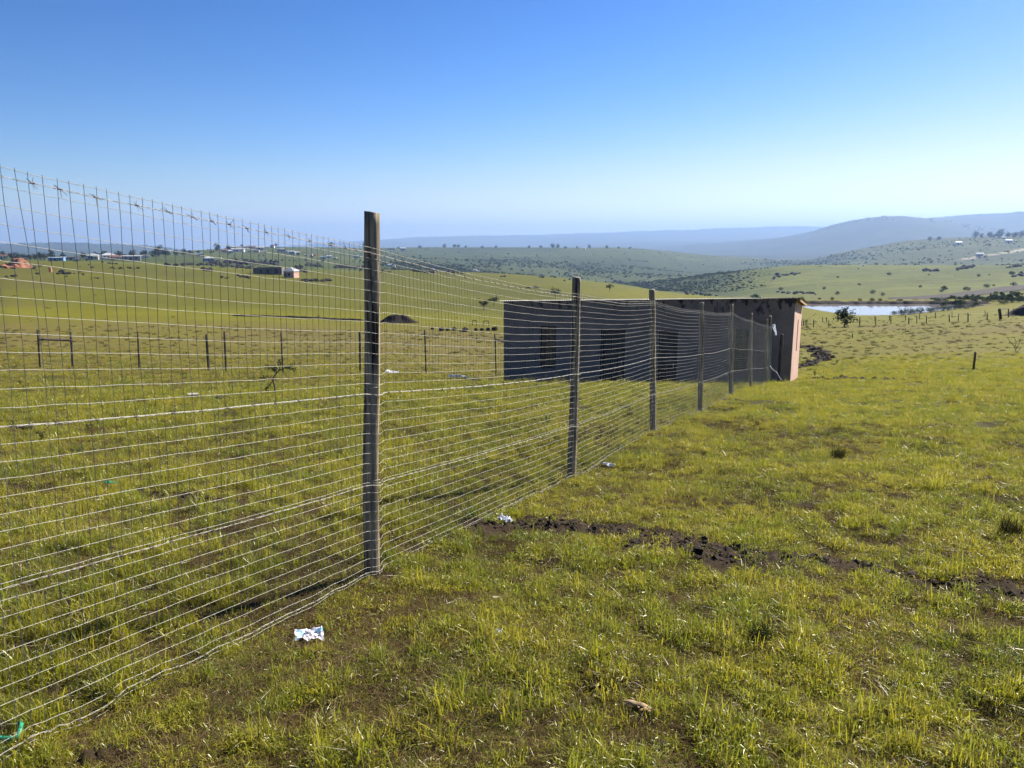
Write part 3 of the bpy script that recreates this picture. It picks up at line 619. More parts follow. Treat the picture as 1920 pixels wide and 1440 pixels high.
# gate frame and lone posts
gt = thing('gate_frame', 'dark gate frame of two posts and a top bar near the soil mound', 'gate', group=None)
gB = [gp(1876, 599, 80), gp(1891, 595, 80)]; gT = [at_r(1874, 579, hr(gB[0])), at_r(1891, 579, hr(gB[1]))]
make_post('post', gB[0], gT[0], 0.16, M_dpost, gt, 3, 8, 6); make_post('post', gB[1], gT[1], 0.07, M_dpost, gt, 5, 8, 6)
MB().tube([gT[0][:], gT[0].lerp(gT[1], .5)[:], gT[1][:]], 0.05, 6).build('top_bar', M_dpost, gt)
for (t, b_, lab) in (((1829, 660), (1825, 693), 'single leaning wooden stake standing alone in the right field'), ((1599, 625), (1598, 634), 'small wooden stake beyond the heaps of turned soil')):
    B = gp(*b_, 25); o = make_post('stake', B, at_r(*t, hr(B)), 0.042, M_dpost, None, 9, 8, 7); tag(o, lab, 'stake', 'lone field stakes')
for k, (us, vb, vt) in enumerate((((886, 893), 611, 601), ((906, 916), 612, 602))):
    g = thing('goal_frame', ('left' if k == 0 else 'right') + ' one of two thin goal frames on the green slope left of the house', 'goal', group='thin goal frames'); q = [gp(u, vb, 40) for u in us]; tq = [at_r(u, vt, hr(p)) for u, p in zip(us, q)]
    for p, t_ in zip(q, tq): MB().tube([p[:], p.lerp(t_, .5)[:], t_[:]], 0.035, 5).build('upright', M_dpost, g)
    MB().tube([tq[0][:], tq[0].lerp(tq[1], .5)[:], tq[1][:]], 0.035, 5).build('crossbar', M_dpost, g)

# ------------------------------------------------------------------ pond, dam wall, ploughed strip
mw, n, l, b = new_mat('muddy_water'); b.inputs['Base Color'].default_value = (0.20, 0.18, 0.17, 1); b.inputs['Roughness'].default_value = 0.06; b.inputs['Specular IOR Level'].default_value = 0.5
g = n.new('ShaderNodeNewGeometry'); f = noise(n, l, g.outputs['Position'], 0.8, 3); bp = n.new('ShaderNodeBump'); bp.inputs['Strength'].default_value = 0.08; bp.inputs['Distance'].default_value = 0.1
l.new(f, bp.inputs['Height']); l.new(bp.outputs['Normal'], b.inputs['Normal'])
cen = pond_xy.mean(0); pw = cen + (pond_xy - cen) * 1.03
tag(MB().add([(p[0], p[1], ZW) for p in pw], [tuple(range(len(pw)))[::-1]]).build('pond', mw), 'small pale pond lying below the far green slope', kind='structure')
def ridge_strip(name, pts, half, h, mat, seed, nseg=90, ncr=9, flat=0.35):
    """an earth bank following points on the ground"""
    pts = np.array([p[:2] for p in pts]); d = np.concatenate([[0], np.cumsum(np.hypot(*np.diff(pts, axis=0).T))]); s = np.linspace(0, d[-1], nseg)
    cx = np.interp(s, d, pts[:, 0]); cy = np.interp(s, d, pts[:, 1]); t = np.stack([np.gradient(cx), np.gradient(cy)], -1); t /= np.linalg.norm(t, axis=1, keepdims=True)
    c = np.linspace(-1, 1, ncr); vx = cx[:, None] + t[:, 1:2] * c * half; vy = cy[:, None] - t[:, :1] * c * half
    prof = 1 - sst(flat, 1.0, np.abs(c)); end = sst(0, 0.06, s / d[-1]) * (1 - sst(0.94, 1, s / d[-1]))
    k = 1 + 0.5 * fbm(vx / (half * .7), vy / (half * .7), 3, seed)
    z = zt(vx, vy) - 0.06 * h + prof[None] * end[:, None] * h * k
    q = [(i * ncr + j, i * ncr + j + 1, (i + 1) * ncr + j + 1, (i + 1) * ncr + j) for i in range(nseg - 1) for j in range(ncr - 1)]
    return MB().add(np.stack([vx, vy, z], -1).reshape(-1, 3), q).build(name, mat, None, True)
dam_pts = [np.array([*on_plane(u, 568.6, ZW + 0.1)]) for u in (1480, 1520, 1600, 1700, 1800, 1860)]
dm = ridge_strip('dam_wall', dam_pts, 1.5, 0.55, M_soil, 3, 120); tag(dm, 'dark earth dam wall along the far edge of the pond', 'dam wall')
def ground_patch(name, pxs, rmin, mat, lift, n=40, mrow=8):
    """sheet lying on the terrain between two photo edges"""
    up = [gp(u, v, rmin) for u, v in pxs[0]]; lo = [gp(u, v, rmin) for u, v in pxs[1]]
    def res(P): P = np.array([p[:2] for p in P]); d = np.concatenate([[0], np.cumsum(np.hypot(*np.diff(P, axis=0).T))]); s = np.linspace(0, d[-1], n); return np.stack([np.interp(s, d, P[:, 0]), np.interp(s, d, P[:, 1])], -1)
    a, b_ = res(up), res(lo); t = np.linspace(0, 1, mrow)[None, :, None]; g = a[:, None] * (1 - t) + b_[:, None] * t
    z = zt(g[..., 0], g[..., 1]) + lift + 0.5 * lift * vnoise(g[..., 0] / 3, g[..., 1] / 3, 5)
    q = [(i * mrow + j, i * mrow + j + 1, (i + 1) * mrow + j + 1, (i + 1) * mrow + j) for i in range(n - 1) for j in range(mrow - 1)]
    return MB().add(np.concatenate([g, z[..., None]], -1).reshape(-1, 3), q).build(name, mat, None, True)
tag(ground_patch('ploughed_strip', [[(1665, 559.5), (1720, 556.5), (1780, 551), (1850, 543), (1935, 533)], [(1665, 560.5), (1715, 562), (1780, 560), (1850, 552), (1935, 543.5)]], 215, M_soil, 0.25, 60, 10), 'dark ploughed strip of bare soil on the slope behind the pond', kind='structure')
bank = ridge_strip('soil_bank', [gp(u, v, 50) for u, v in ((432, 592), (500, 594), (560, 596), (620, 599), (690, 602))], 0.45, 0.17, M_soil, 8, 120); tag(bank, 'long low bank of dark soil in the field left of the soil mound', 'soil bank')
def mound(name, label, u, v, wpx, hpx, mat, seed, rmin, asym=0.0):
    p = gp(u, v, rmin); k = mpp(p); rx = wpx * k / 2; h = hpx * k; nr_, na_ = 14, 40; vs = [(0, 0, h)]
    for i in range(1, nr_ + 1):
        t = i / nr_
        for j in range(na_):
            a = j * 2 * math.pi / na_; rr = t * rx * (1 + 0.12 * math.sin(3 * a + seed) + 0.08 * math.sin(5 * a + 2 * seed))
            x, y = rr * math.cos(a), rr * math.sin(a) * 0.75; z = h * (1 - sst(0.18, 1.0, t)) * (1 + 0.22 * float(fbm(x / rx * 3 + seed, y / rx * 3, 3, seed))) + asym * x * (1 - t)
            gz = float(zt(p.x + x, p.y + y)) - p.z
            vs.append((x, y, max(z + gz, gz - 0.02) if t < 1 else gz - 0.1))
    fs = [(0, 1 + j, 1 + (j + 1) % na_) for j in range(na_)] + [(1 + i * na_ + j, 1 + (i + 1) * na_ + j, 1 + (i + 1) * na_ + (j + 1) % na_, 1 + i * na_ + (j + 1) % na_) for i in range(nr_ - 1) for j in range(na_)]
    o = MB().add(vs, fs).build(name, mat, None, True); o.location = p; return tag(o, label, 'soil mound', 'mounds of dumped soil')
mound('soil_mound', 'dark soil mound just right of the nearest fence post', 747, 605, 82, 15, M_soil, 2, 50)
mound('soil_mound', 'dark soil mound cut off by the right edge beside the gate frame', 1925, 592, 90, 19, M_soil, 4, 80)
mound('soil_mound', 'red soil mound on the crest at the left edge', 34, 501, 52, 17, M_redsoil, 6, 200)

# ------------------------------------------------------------------ stones
for k, (u, v, w) in enumerate(((811, 618, 7), (828, 620, 11), (840, 620, 8), (852, 620, 11), (862, 621, 4), (872, 622, 14), (893, 620, 9), (904, 620, 9), (915, 620, 10), (928, 620, 13))):
    p = gp(u, v, 45); s_ = w * mpp(p) / 2; mb = MB(); lump(mb, (0, 0, s_ * 0.45), s_, s_ * 0.8, s_ * 0.75, 2, 0.35, 100 + k); o = mb.build('boulder', M_rock); o.location = p
    tag(o, f'dark boulder, {ORD[k]} from the left in the row left of the house', 'boulder', 'boulders in a row left of the house')
def rubble(name, label, segs, mat, seed, rmin):
    g = np.random.default_rng(seed); mb = MB()
    for (u0, v0, u1, v1, n_, s0, s1, sp) in segs:
        for _ in range(n_):
            t = g.random(); p = gp(u0 + (u1 - u0) * t + g.normal() * 1.5, v0 + (v1 - v0) * t + g.normal() * sp, rmin); k = mpp(p); s_ = 1.75 * g.uniform(s0, s1) * k
            lump(mb, (p.x, p.y, p.z + s_ * 0.3), s_, s_, s_ * g.uniform(.5, .9), 1, 0.4, int(g.integers(1e6)))
    return tag(mb.build(name, mat), label, kind='stuff')
rubble('dumped_stones', 'rows of dark stones and turned clods along the left hill', [(312, 497, 400, 497, 45, 1, 2.6, 1), (395, 492, 520, 495, 110, 1.2, 3.2, 1.6), (405, 498, 480, 503, 40, 1, 2.6, 1.4), (378, 504, 398, 508, 16, 1.2, 3, 1.5), (415, 521, 425, 522, 5, 1, 2, .4), (445, 516, 470, 523, 14, 1, 2.4, 1.4), (552, 500, 572, 509, 16, 1.5, 3, 1.5), (574, 497, 603, 499, 26, 1.5, 3, 1), (626, 501, 684, 502, 44, 1.3, 2.8, 1), (567, 527, 620, 527, 40, 1.2, 2.6, 1), (705, 509, 735, 512, 10, 1, 2, 1), (762, 508, 812, 511, 22, 1, 2.6, 1), (835, 510, 865, 512, 10, 1, 2.4, 1), (935, 519, 960, 520, 4, 1, 2, .5), (985, 540, 1010, 541, 7, 1, 2.2, .5), (1010, 519, 1070, 526, 8, 1, 2.4, 1.2), (1140, 528, 1180, 532, 8, 1, 2.6, 1), (1190, 533, 1270, 545, 26, 1, 2.6, 1), (1280, 548, 1345, 556, 22, 1, 2.4, 1)], M_rock, 5, 120)
rubble('scattered_stones', 'scatter of dark stones round the red soil mound', [(60, 500, 80, 500, 6, .8, 2, 1), (66, 503, 70, 516, 5, 1, 2.4, .8), (110, 512, 130, 516, 12, 1, 2.4, 2), (145, 498, 230, 504, 9, .8, 2.2, 3), (120, 508, 185, 520, 10, .8, 2.2, 2), (8, 520, 30, 518, 7, 1, 2.4, .5), (200, 494, 222, 495, 5, 1, 2, .5), (240, 503, 262, 504, 5, 1, 2, .5)], M_rock, 6, 120)
rubble('red_rubble', 'broken red blocks at the foot of the red soil mound', [(2, 502, 40, 501, 16, 1.5, 4, 1)], M_redsoil, 8, 150)
# far dark outcrops on the slope beyond the pond
rubble('far_outcrops', 'dark rocky outcrops on the far green slope', [(1730, 508, 1762, 509, 14, 1.2, 3, .8), (1795, 506, 1826, 500, 22, 1.4, 3.2, 1), (1890, 502, 1912, 499, 10, 1.2, 3, .6), (1895, 519, 1920, 516, 8, 1.2, 3, .8), (1448, 520, 1500, 513, 16, 1.2, 3, 2), (1455, 548, 1540, 552, 20, 1, 2.6, 1)], M_rock, 7, 320)

# turned-over clods: too many to count
g = np.random.default_rng(3); mb = MB()
for pts, hw in dug_w:
    L = sum(np.hypot(*(b2 - a)) for a, b2 in zip(pts[:-1], pts[1:])); r0 = np.hypot(*pts[0]); nn = int(min(900, L * hw * (1500 if r0 < 10 else 90)))
    for _ in range(nn):
        k = int(g.integers(len(pts) - 1)); t = g.random(); q = pts[k] * (1 - t) + pts[k + 1] * t + g.normal(size=2) * hw * 0.55
        s_ = (0.005 + 0.030 * g.random() ** 5) * (1 if r0 < 10 else (1.8 if r0 < 26 else 6)); lump(mb, (q[0], q[1], float(zt(q[0], q[1])) + s_ * 0.02), s_ * g.uniform(.7, 1.3), s_ * g.uniform(.7, 1), s_ * g.uniform(.4, .7), 1, 0.9, int(g.integers(1e6)))
tag(mb.build('soil_clods', M_soil), 'dark clods of freshly dug soil lying in the grass', kind='stuff')

# ------------------------------------------------------------------ trees and bushes
def crown_mesh(name, seed, style):
    """many small leaf faces in clumps; unit height, trunk foot at the origin"""
    g = np.random.default_rng(seed); V = []; F = []
    nc = {'round': 46, 'bush': 40, 'flat': 30, 'tall': 46}[style]
    for _ in range(nc):
        while True:
            p = g.uniform(-1, 1, 3)
            if 0.25 < np.linalg.norm(p) < 1: break
        if style == 'round': c = np.array([p[0] * .42, p[1] * .42, .60 + p[2] * .36])
        elif style == 'bush': c = np.array([p[0] * .58, p[1] * .55, .48 + p[2] * .44])
        elif style == 'flat': c = np.array([p[0] * .62, p[1] * .6, .80 + p[2] * .17])
        else: c = np.array([p[0] * .24, p[1] * .24, .55 + p[2] * .44])
        c *= 1 + 0.12 * g.normal(size=3); cs = g.uniform(.06, .13)
        for _ in range(14):
            q = c + g.normal(size=3) * cs; s = g.uniform(.035, .08); a = g.normal(size=3); a /= np.linalg.norm(a); b = np.cross(a, g.normal(size=3)); b /= np.linalg.norm(b)
            k = len(V); V += [q - a * s, q + b * s * .6, q + a * s, q - b * s * .6]; F.append((k, k + 1, k + 2, k + 3))
    me = bpy.data.meshes.new(name); me.from_pydata([tuple(v) for v in V], [], F); return me
def trunk_mesh(name, seed, style):
    g = np.random.default_rng(seed); mb = MB(); top = {'round': .5, 'bush': .35, 'flat': .75, 'tall': .6}[style]
    lean = g.normal(size=2) * .05; mb.tube([(0, 0, -.05), (lean[0] * .5, lean[1] * .5, top * .5), (lean[0], lean[1], top)], [.042, .033, .022], 6)
    for _ in range(5):
        a = g.uniform(0, 6.28); z = top * g.uniform(.45, .95); e = g.uniform(.18, .34); mb.tube([(lean[0] * z / top, lean[1] * z / top, z), (lean[0] + math.cos(a) * e * .5, lean[1] + math.sin(a) * e * .5, z + .12), (lean[0] + math.cos(a) * e, lean[1] + math.sin(a) * e, z + .22)], [.018, .012, .006], 5)
    return mb.mesh(name)
PROTO = {(st, k): (crown_mesh('crown', 11 * k + hash_, st), trunk_mesh('trunk', 5 * k + 2, st)) for hash_, st in enumerate(('round', 'bush', 'flat', 'tall')) for k in range(3)}
for (c_, t_) in PROTO.values(): t_.materials.append(M_bark)
for (st, k), (c_, t_) in PROTO.items(): c_.materials.append(M_leafg if st == 'bush' else M_leaf)
tc_ = 0
def tree(name, label, cat, u, v, hpx, style, rmin, group=None, wide=1.0, rmax=14000):
    global tc_; tc_ += 1; p = gp(u, v, rmin, rmax); H = hpx * 1.2 * mpp(p); c_, t_ = PROTO[(style, tc_ % 3)]
    t = thing(name, label, cat, p, tc_ * 2.399, group); t.scale = (H * wide, H * wide, H)
    link('crown', c_, None, t); link('trunk', t_, None, t); return t
def tree_row(name, desc, cat, lst, style, rmin, group, rmax=14000, wide=1.0):
    for k, it in enumerate(sorted(lst)):
        tree(name, f'{desc[0]}, {ORD[k]} from left {desc[1]}', cat, it[0], it[1], it[2], style, rmin, group, wide if len(it) < 4 else it[3], rmax)
tree_row('village_tree', ('dark round-crowned tree', 'below the left blue ridge'), 'tree', [(6, 486, 12, 1.1), (22, 486, 9, 1.3), (32, 486, 9, 1.3), (44, 486, 8, 1.3), (56, 487, 7, 1.3), (66, 487, 8, 1.2), (76, 487, 11, 1.1), (85, 487, 9, 1.2), (97, 485, 12), (118, 484, 8), (156, 485, 9, 1.1), (178, 485, 9, 1.3), (195, 484, 11, 1.1), (222, 484, 10, 1.2), (248, 484, 11, 1.1), (270, 483, 11, 1.2), (288, 483, 11, 1.1), (298, 482, 16, 1.1), (311, 482, 12, 1.2), (330, 477, 8, 1.2), (345, 476, 9, 1.3), (356, 475, 8, 1.2), (372, 473, 7)], 'round', 420, 'trees below the left blue ridge', 900)
tree_row('village_tree', ('small dark tree', 'on the skyline of the middle village hill'), 'tree', [(408, 471, 11, 1.0), (429, 471, 9), (454, 465, 5), (518, 462, 5), (622, 463, 8, 1.1), (684, 467, 9), (690, 467, 7)], 'round', 900, 'trees on the village hill', 2300)
tree_row('ridge_tree', ('tiny dark tree', 'along the far middle ridge'), 'tree', [(748, 467, 3.5, 1.6), (787, 466, 4.2, 1.5), (833, 465, 5.6, 1.2), (852, 465, 5.6, 1.3), (859, 465, 4.9, 1.2), (873, 465, 3.5, 1.3), (904, 466, 4.2, 1.4), (930, 466, 4.2), (992, 466, 4.2, 1.3), (1014, 466, 4.9, 1.2), (1036, 466, 7.0, 1.1), (1046, 466, 6.3, 1.1), (1060, 467, 4.2, 1.4), (1082, 467, 4.2), (1105, 466, 5.6), (1138, 467, 5.6), (1160, 467, 3.5, 1.4)], 'round', 1500, 'trees on the far middle ridge', 2600, 1.0)
tree_row('hill_tree', ('grey green tree', 'on the crest of the right middle hill'), 'tree', [(1743, 452, 6, 1.3), (1760, 451, 6, 1.3), (1829, 447, 10), (1840, 447, 7), (1855, 446, 9), (1864, 446, 6, 1.5), (1874, 446, 12, 1.1), (1889, 446, 8), (1902, 446, 8, 1.4), (1915, 445, 9, 1.3)], 'round', 1500, 'trees on the right middle hill', 2500)
tree_row('acacia', ('small flat-topped acacia', 'on the green slope above the house roof'), 'tree', [(907, 582, 14), (926, 574, 13), (1041, 560, 14), (1143, 547, 10)], 'flat', 90, 'acacias on the green slope')
tree('thorn_bush', 'dense dark thorn bush standing alone in front of the pond', 'bush', 1583, 613, 27, 'round', 60, wide=1.15)
tree_row('shore_bush', ('green bush', 'along the near right shore of the pond'), 'bush', [(1676, 590, 6, 1.4), (1690, 591, 11), (1703, 590, 11), (1713, 589, 9), (1725, 588, 11), (1743, 586, 9, 1.2), (1753, 585, 9), (1768, 583, 9, 1.2), (1779, 582, 8), (1790, 580, 8, 1.2), (1800, 579, 9), (1812, 579, 8, 1.2), (1824, 577, 7)], 'bush', 120, 'bushes on the pond shore')
tree_row('slope_bush', ('dark bush', 'just behind the dam wall'), 'bush', [(1504, 562, 5), (1560, 563, 5), (1612, 565, 5), (1635, 566, 7), (1650, 566, 6), (1687, 567, 6, 1.5), (1758, 568, 9, 1.2), (1772, 567, 8, 1.2), (1802, 570, 9, 1.3), (1825, 568, 9, 1.2), (1848, 568, 9, 1.3), (1864, 564, 10), (1880, 570, 8, 1.6), (1896, 567, 9, 1.3), (1912, 566, 10, 1.3)], 'bush', 205, 'bushes behind the dam wall')
tree_row('slope_bush', ('small bush', 'on the far green slope above the pond'), 'bush', [(1464, 545, 6), (1570, 553, 6), (1636, 551, 7), (1655, 555, 6), (1765, 548, 5), (1809, 544, 6), (1815, 545, 6), (1835, 519, 5), (1850, 539, 6, 1.5), (1900, 536, 6, 1.4), (1611, 535, 4), (1545, 543, 5)], 'bush', 260, 'bushes on the far green slope', 900)
# far bush land: one mass
def scatter(name, label, xyz, rot, scl, idx, coll, kind='stuff'):
    me = bpy.data.meshes.new(name); me.vertices.add(len(xyz)); me.vertices.foreach_set('co', np.asarray(xyz, np.float32).ravel())
    a = me.attributes.new('rot', 'FLOAT_VECTOR', 'POINT'); a.data.foreach_set('vector', np.asarray(rot, np.float32).ravel())
    a = me.attributes.new('scl', 'FLOAT_VECTOR', 'POINT'); a.data.foreach_set('vector', np.asarray(scl, np.float32).ravel())
    a = me.attributes.new('idx', 'INT', 'POINT'); a.data.foreach_set('value', np.asarray(idx, np.int32))
    o = link(name, me); ng = bpy.data.node_groups.new(name + '_nodes', 'GeometryNodeTree')
    ng.interface.new_socket('Geometry', in_out='INPUT', socket_type='NodeSocketGeometry'); ng.interface.new_socket('Geometry', in_out='OUTPUT', socket_type='NodeSocketGeometry')
    N, L = ng.nodes, ng.links; gi = N.new('NodeGroupInput'); go = N.new('NodeGroupOutput'); ip = N.new('GeometryNodeInstanceOnPoints'); ci = N.new('GeometryNodeCollectionInfo')
    ci.inputs['Collection'].default_value = coll; ci.inputs['Separate Children'].default_value = True; ci.inputs['Reset Children'].default_value = True
    def na(nm, t):
        x = N.new('GeometryNodeInputNamedAttribute'); x.data_type = t; x.inputs['Name'].default_value = nm; return next(s for s in x.outputs if s.enabled and s.name == 'Attribute')
    e = N.new('FunctionNodeEulerToRotation'); L.new(na('rot', 'FLOAT_VECTOR'), e.inputs[0])
    L.new(gi.outputs[0], ip.inputs['Points']); L.new(ci.outputs[0], ip.inputs['Instance']); ip.inputs['Pick Instance'].default_value = True
    L.new(na('idx', 'INT'), ip.inputs['Instance Index']); L.new(e.outputs[0], ip.inputs['Rotation']); L.new(na('scl', 'FLOAT_VECTOR'), ip.inputs['Scale']); L.new(ip.outputs[0], go.inputs[0])
    md = o.modifiers.new('scatter', 'NODES'); md.node_group = ng
    return tag(o, label, kind=kind)
def proto_coll(name, meshes):
    c = bpy.data.collections.new(name)
    for k, me in enumerate(meshes): c.objects.link(bpy.data.objects.new(f'{name}_{k:02d}', me))
    return c
M_scrub = leaf_mat('scrub_leaves', (0.034, 0.050, 0.018), (0.075, 0.095, 0.034), 0.3)
def bush_lump(seed):
    g = np.random.default_rng(seed); V = []; F = []
    for _ in range(46):
        p = g.normal(size=3); p /= np.linalg.norm(p); c = p * np.array([.5, .5, .42]) * g.uniform(.6, 1) + np.array([0, 0, .42]); s = g.uniform(.12, .24); a = g.normal(size=3); a /= np.linalg.norm(a); b = np.cross(a, g.normal(size=3)); b /= np.linalg.norm(b)
        k = len(V); V += [c - a * s, c + b * s * .8, c + a * s, c - b * s * .8]; F.append((k, k + 1, k + 2, k + 3))
    me = bpy.data.meshes.new('far_bush'); me.from_pydata([tuple(v) for v in V], [], F); me.materials.append(M_scrub); return me
BC = proto_coll('bush_kinds', [bush_lump(k) for k in range(5)])
g = np.random.default_rng(21)
def bush_field(n, u0, u1, r0, r1, dens, s0, s1):
    u = g.uniform(u0, u1, n); r = np.exp(g.uniform(math.log(r0), math.log(r1), n)); a = np.arctan((u - 960) / FPX * cP); x, y = r * np.sin(a), r * np.cos(a)
    k = g.random(n) < dens(u, r, x, y); x, y, r = x[k], y[k], r[k]; s = g.uniform(s0, s1, len(x)) * (0.6 + g.random(len(x)) ** 3) * (.55 + .45 * sst(500, 1100, r) if r0 > 450 else 1)
    return np.stack([x, y, zt(x, y) - 0.1], -1), s
sets = [bush_field(40000, 640, 1480, 560, 2100, lambda u, r, x, y: np.clip(0.42 + 0.9 * fbm(x / 120, y / 120, 3, 77) - 0.55 * sst(1000, 1500, r), 0.02, 1) * sst(640, 800, u) * (1 - sst(1330, 1470, u) * (r < 1000)), 1.2, 3.0),
        bush_field(15000, 1380, 2000, 1050, 2200, lambda u, r, x, y: np.clip(0.25 + 1.2 * fbm(x / 110, y / 110, 3, 79) + (1600 - u) / 600, 0.02, 1) * sst(1380, 1540, u), 1.3, 3.4),
        bush_field(300, 1300, 2000, 300, 800, lambda u, r, x, y: np.clip(0.15 + 0.9 * fbm(x / 45, y / 45, 3, 83) - 0.1, 0.03, 1), 0.7, 2.4),
        bush_field(500, 1700, 2000, 205, 300, lambda u, r, x, y: np.clip(0.25 + 0.9 * fbm(x / 20, y / 20, 3, 85), 0.0, 1) * sst(1720, 1850, u), 1.0, 2.4),
        bush_field(1100, 0, 760, 460, 1600, lambda u, r, x, y: np.clip(0.10 + 0.7 * fbm(x / 80, y / 80, 3, 87), 0.02, 1), 1.5, 4)]
P_ = np.concatenate([s[0] for s in sets]); Sc = np.concatenate([s[1] for s in sets]); nb = len(P_)
scatter('bushland', 'dark bush and scrub covering the valley and far slopes', P_, np.stack([np.zeros(nb), np.zeros(nb), g.uniform(0, 6.28, nb)], -1), np.stack([Sc * g.uniform(.9, 1.4, nb), Sc * g.uniform(.9, 1.4, nb), Sc * .8], -1), g.integers(0, 5, nb), BC)
# thin dark wood on the blue ridges' skylines
us = np.concatenate([g.uniform(0, 350, 500), g.uniform(1480, 1920, 700), g.uniform(760, 1500, 500)])
rs = np.concatenate([g.uniform(4900, 5600, 500), g.uniform(5000, 5600, 400), g.uniform(7200, 7600, 300), g.uniform(10500, 11200, 500)])
aa = np.arctan((us - 960) / FPX * cP); x, y = rs * np.sin(aa), rs * np.cos(aa); k = fbm(us / 14, rs / 300, 2, 91) > -0.1; x, y, rs = x[k], y[k], rs[k]; s = rs * g.uniform(0.0006, 0.0017, len(rs))
scatter('ridge_wood', 'thin line of wood on the distant blue ridges', np.stack([x, y, zt(x, y) - 1], -1), np.zeros((len(x), 3)), np.stack([s * 1.2, s * 1.2, s], -1), g.integers(0, 5, len(x)), BC)

# ------------------------------------------------------------------ villages
WALLC = {'white': (0.72, 0.70, 0.66), 'cream': (0.62, 0.52, 0.38), 'pink': (0.55, 0.33, 0.26), 'grey': (0.33, 0.32, 0.31), 'orange': (0.62, 0.30, 0.13), 'blue': (0.15, 0.25, 0.42), 'green': (0.32, 0.42, 0.28)}
M_w = {k: plain(k + '_house_wall', c, 0.85, 0, 0.12, 1.0) for k, c in WALLC.items()}
ROOFC = {'zinc': (0.50, 0.50, 0.50), 'bluish': (0.34, 0.45, 0.58), 'rust': (0.26, 0.14, 0.10), 'dark': (0.13, 0.12, 0.12)}
M_r = {k: plain(k + '_village_roof', c, 0.5, 0.2, 0.15, 1.0) for k, c in ROOFC.items()}
def cottage(label, u, v, wpx, wall, roof, form, rmin, rmax, group, hwr=0.42, rot=0.0):
    p = gp(u, v, rmin, rmax); k = mpp(p); W = wpx * 1.15 * k; D = min(W * 0.7, 8.0); H = W * hwr if wpx < 14 else min(W * hwr, 3.4)
    t = thing('village_house', label, 'house', p, -math.atan2(p.x, p.y) + rot, group); a, d = W / 2, D / 2
    MB().box(-a, a, -d, d, -1.5, H).build('wall', M_w[wall], t); rh = H * 0.45; e = 0.06 * W; mb = MB()
    if form == 'gable': mb.add([(-a - e, -d - e, H - .05), (a + e, -d - e, H - .05), (a + e, d + e, H - .05), (-a - e, d + e, H - .05), (-a - e, 0, H + rh), (a + e, 0, H + rh)], [(0, 1, 5, 4), (2, 3, 4, 5), (1, 2, 5), (3, 0, 4), (3, 2, 1, 0)])
    elif form == 'hip': mb.add([(-a - e, -d - e, H - .05), (a + e, -d - e, H - .05), (a + e, d + e, H - .05), (-a - e, d + e, H - .05), (-a * .25, 0, H + rh * 1.2), (a * .25, 0, H + rh * 1.2)], [(0, 1, 5, 4), (2, 3, 4, 5), (1, 2, 5), (3, 0, 4), (3, 2, 1, 0)])
    else: mb.add([(-a - e, -d - e, H + .02), (a + e, -d - e, H + .02), (a + e, d + e, H + rh * .25), (-a - e, d + e, H + rh * .25), (-a - e, -d - e, H + .2), (a + e, -d - e, H + .2), (a + e, d + e, H + rh * .25 + .2), (-a - e, d + e, H + rh * .25 + .2)], [(0, 3, 2, 1), (4, 5, 6, 7), (0, 1, 5, 4), (1, 2, 6, 5), (2, 3, 7, 6), (3, 0, 4, 7)])
    mb.build('roof', M_r[roof], t)
    MB().box(-0.12 * W, 0.02 * W, -d - .04, -d + .02, 0, H * .72).build('door', M_darkdoor, t)
    for q in (-.36, .2): MB().box(q * W, q * W + .14 * W, -d - .04, -d + .02, H * .38, H * .74).build('window', M_glass, t)
    return t
def village(lst, desc, rmin, rmax, group):
    for k, it in enumerate(sorted(lst)):
        u, v, w, wall, roof, form = it[:6]
        cottage(f'small {wall} house with {roof} roof, {ORD[k]} from left {desc}', u, v, w, wall, roof, form, rmin, rmax, group, it[6] if len(it) > 6 else 0.42, 0.25 * math.sin(k * 1.7))
village([(4, 486, 14, 'cream', 'rust', 'gable'), (46, 488, 8, 'pink', 'dark', 'flat'), (84, 487, 5, 'cream', 'zinc', 'flat'), (107, 489, 22, 'blue', 'bluish', 'flat', .22), (133, 488, 26, 'grey', 'dark', 'flat', .2), (145.5, 489, 6, 'cream', 'zinc', 'flat', .6), (162, 486, 6, 'white', 'dark', 'flat'), (175, 487, 16, 'grey', 'zinc', 'hip'), (203, 486, 22, 'white', 'zinc', 'hip', .3), (214, 488, 14, 'pink', 'rust', 'gable'), (228, 487, 10, 'cream', 'rust', 'gable'), (247, 488, 27, 'grey', 'zinc', 'flat', .24), (272, 484, 10, 'white', 'dark', 'gable')], 'in front of the left blue ridge', 400, 800, 'houses below the left blue ridge')
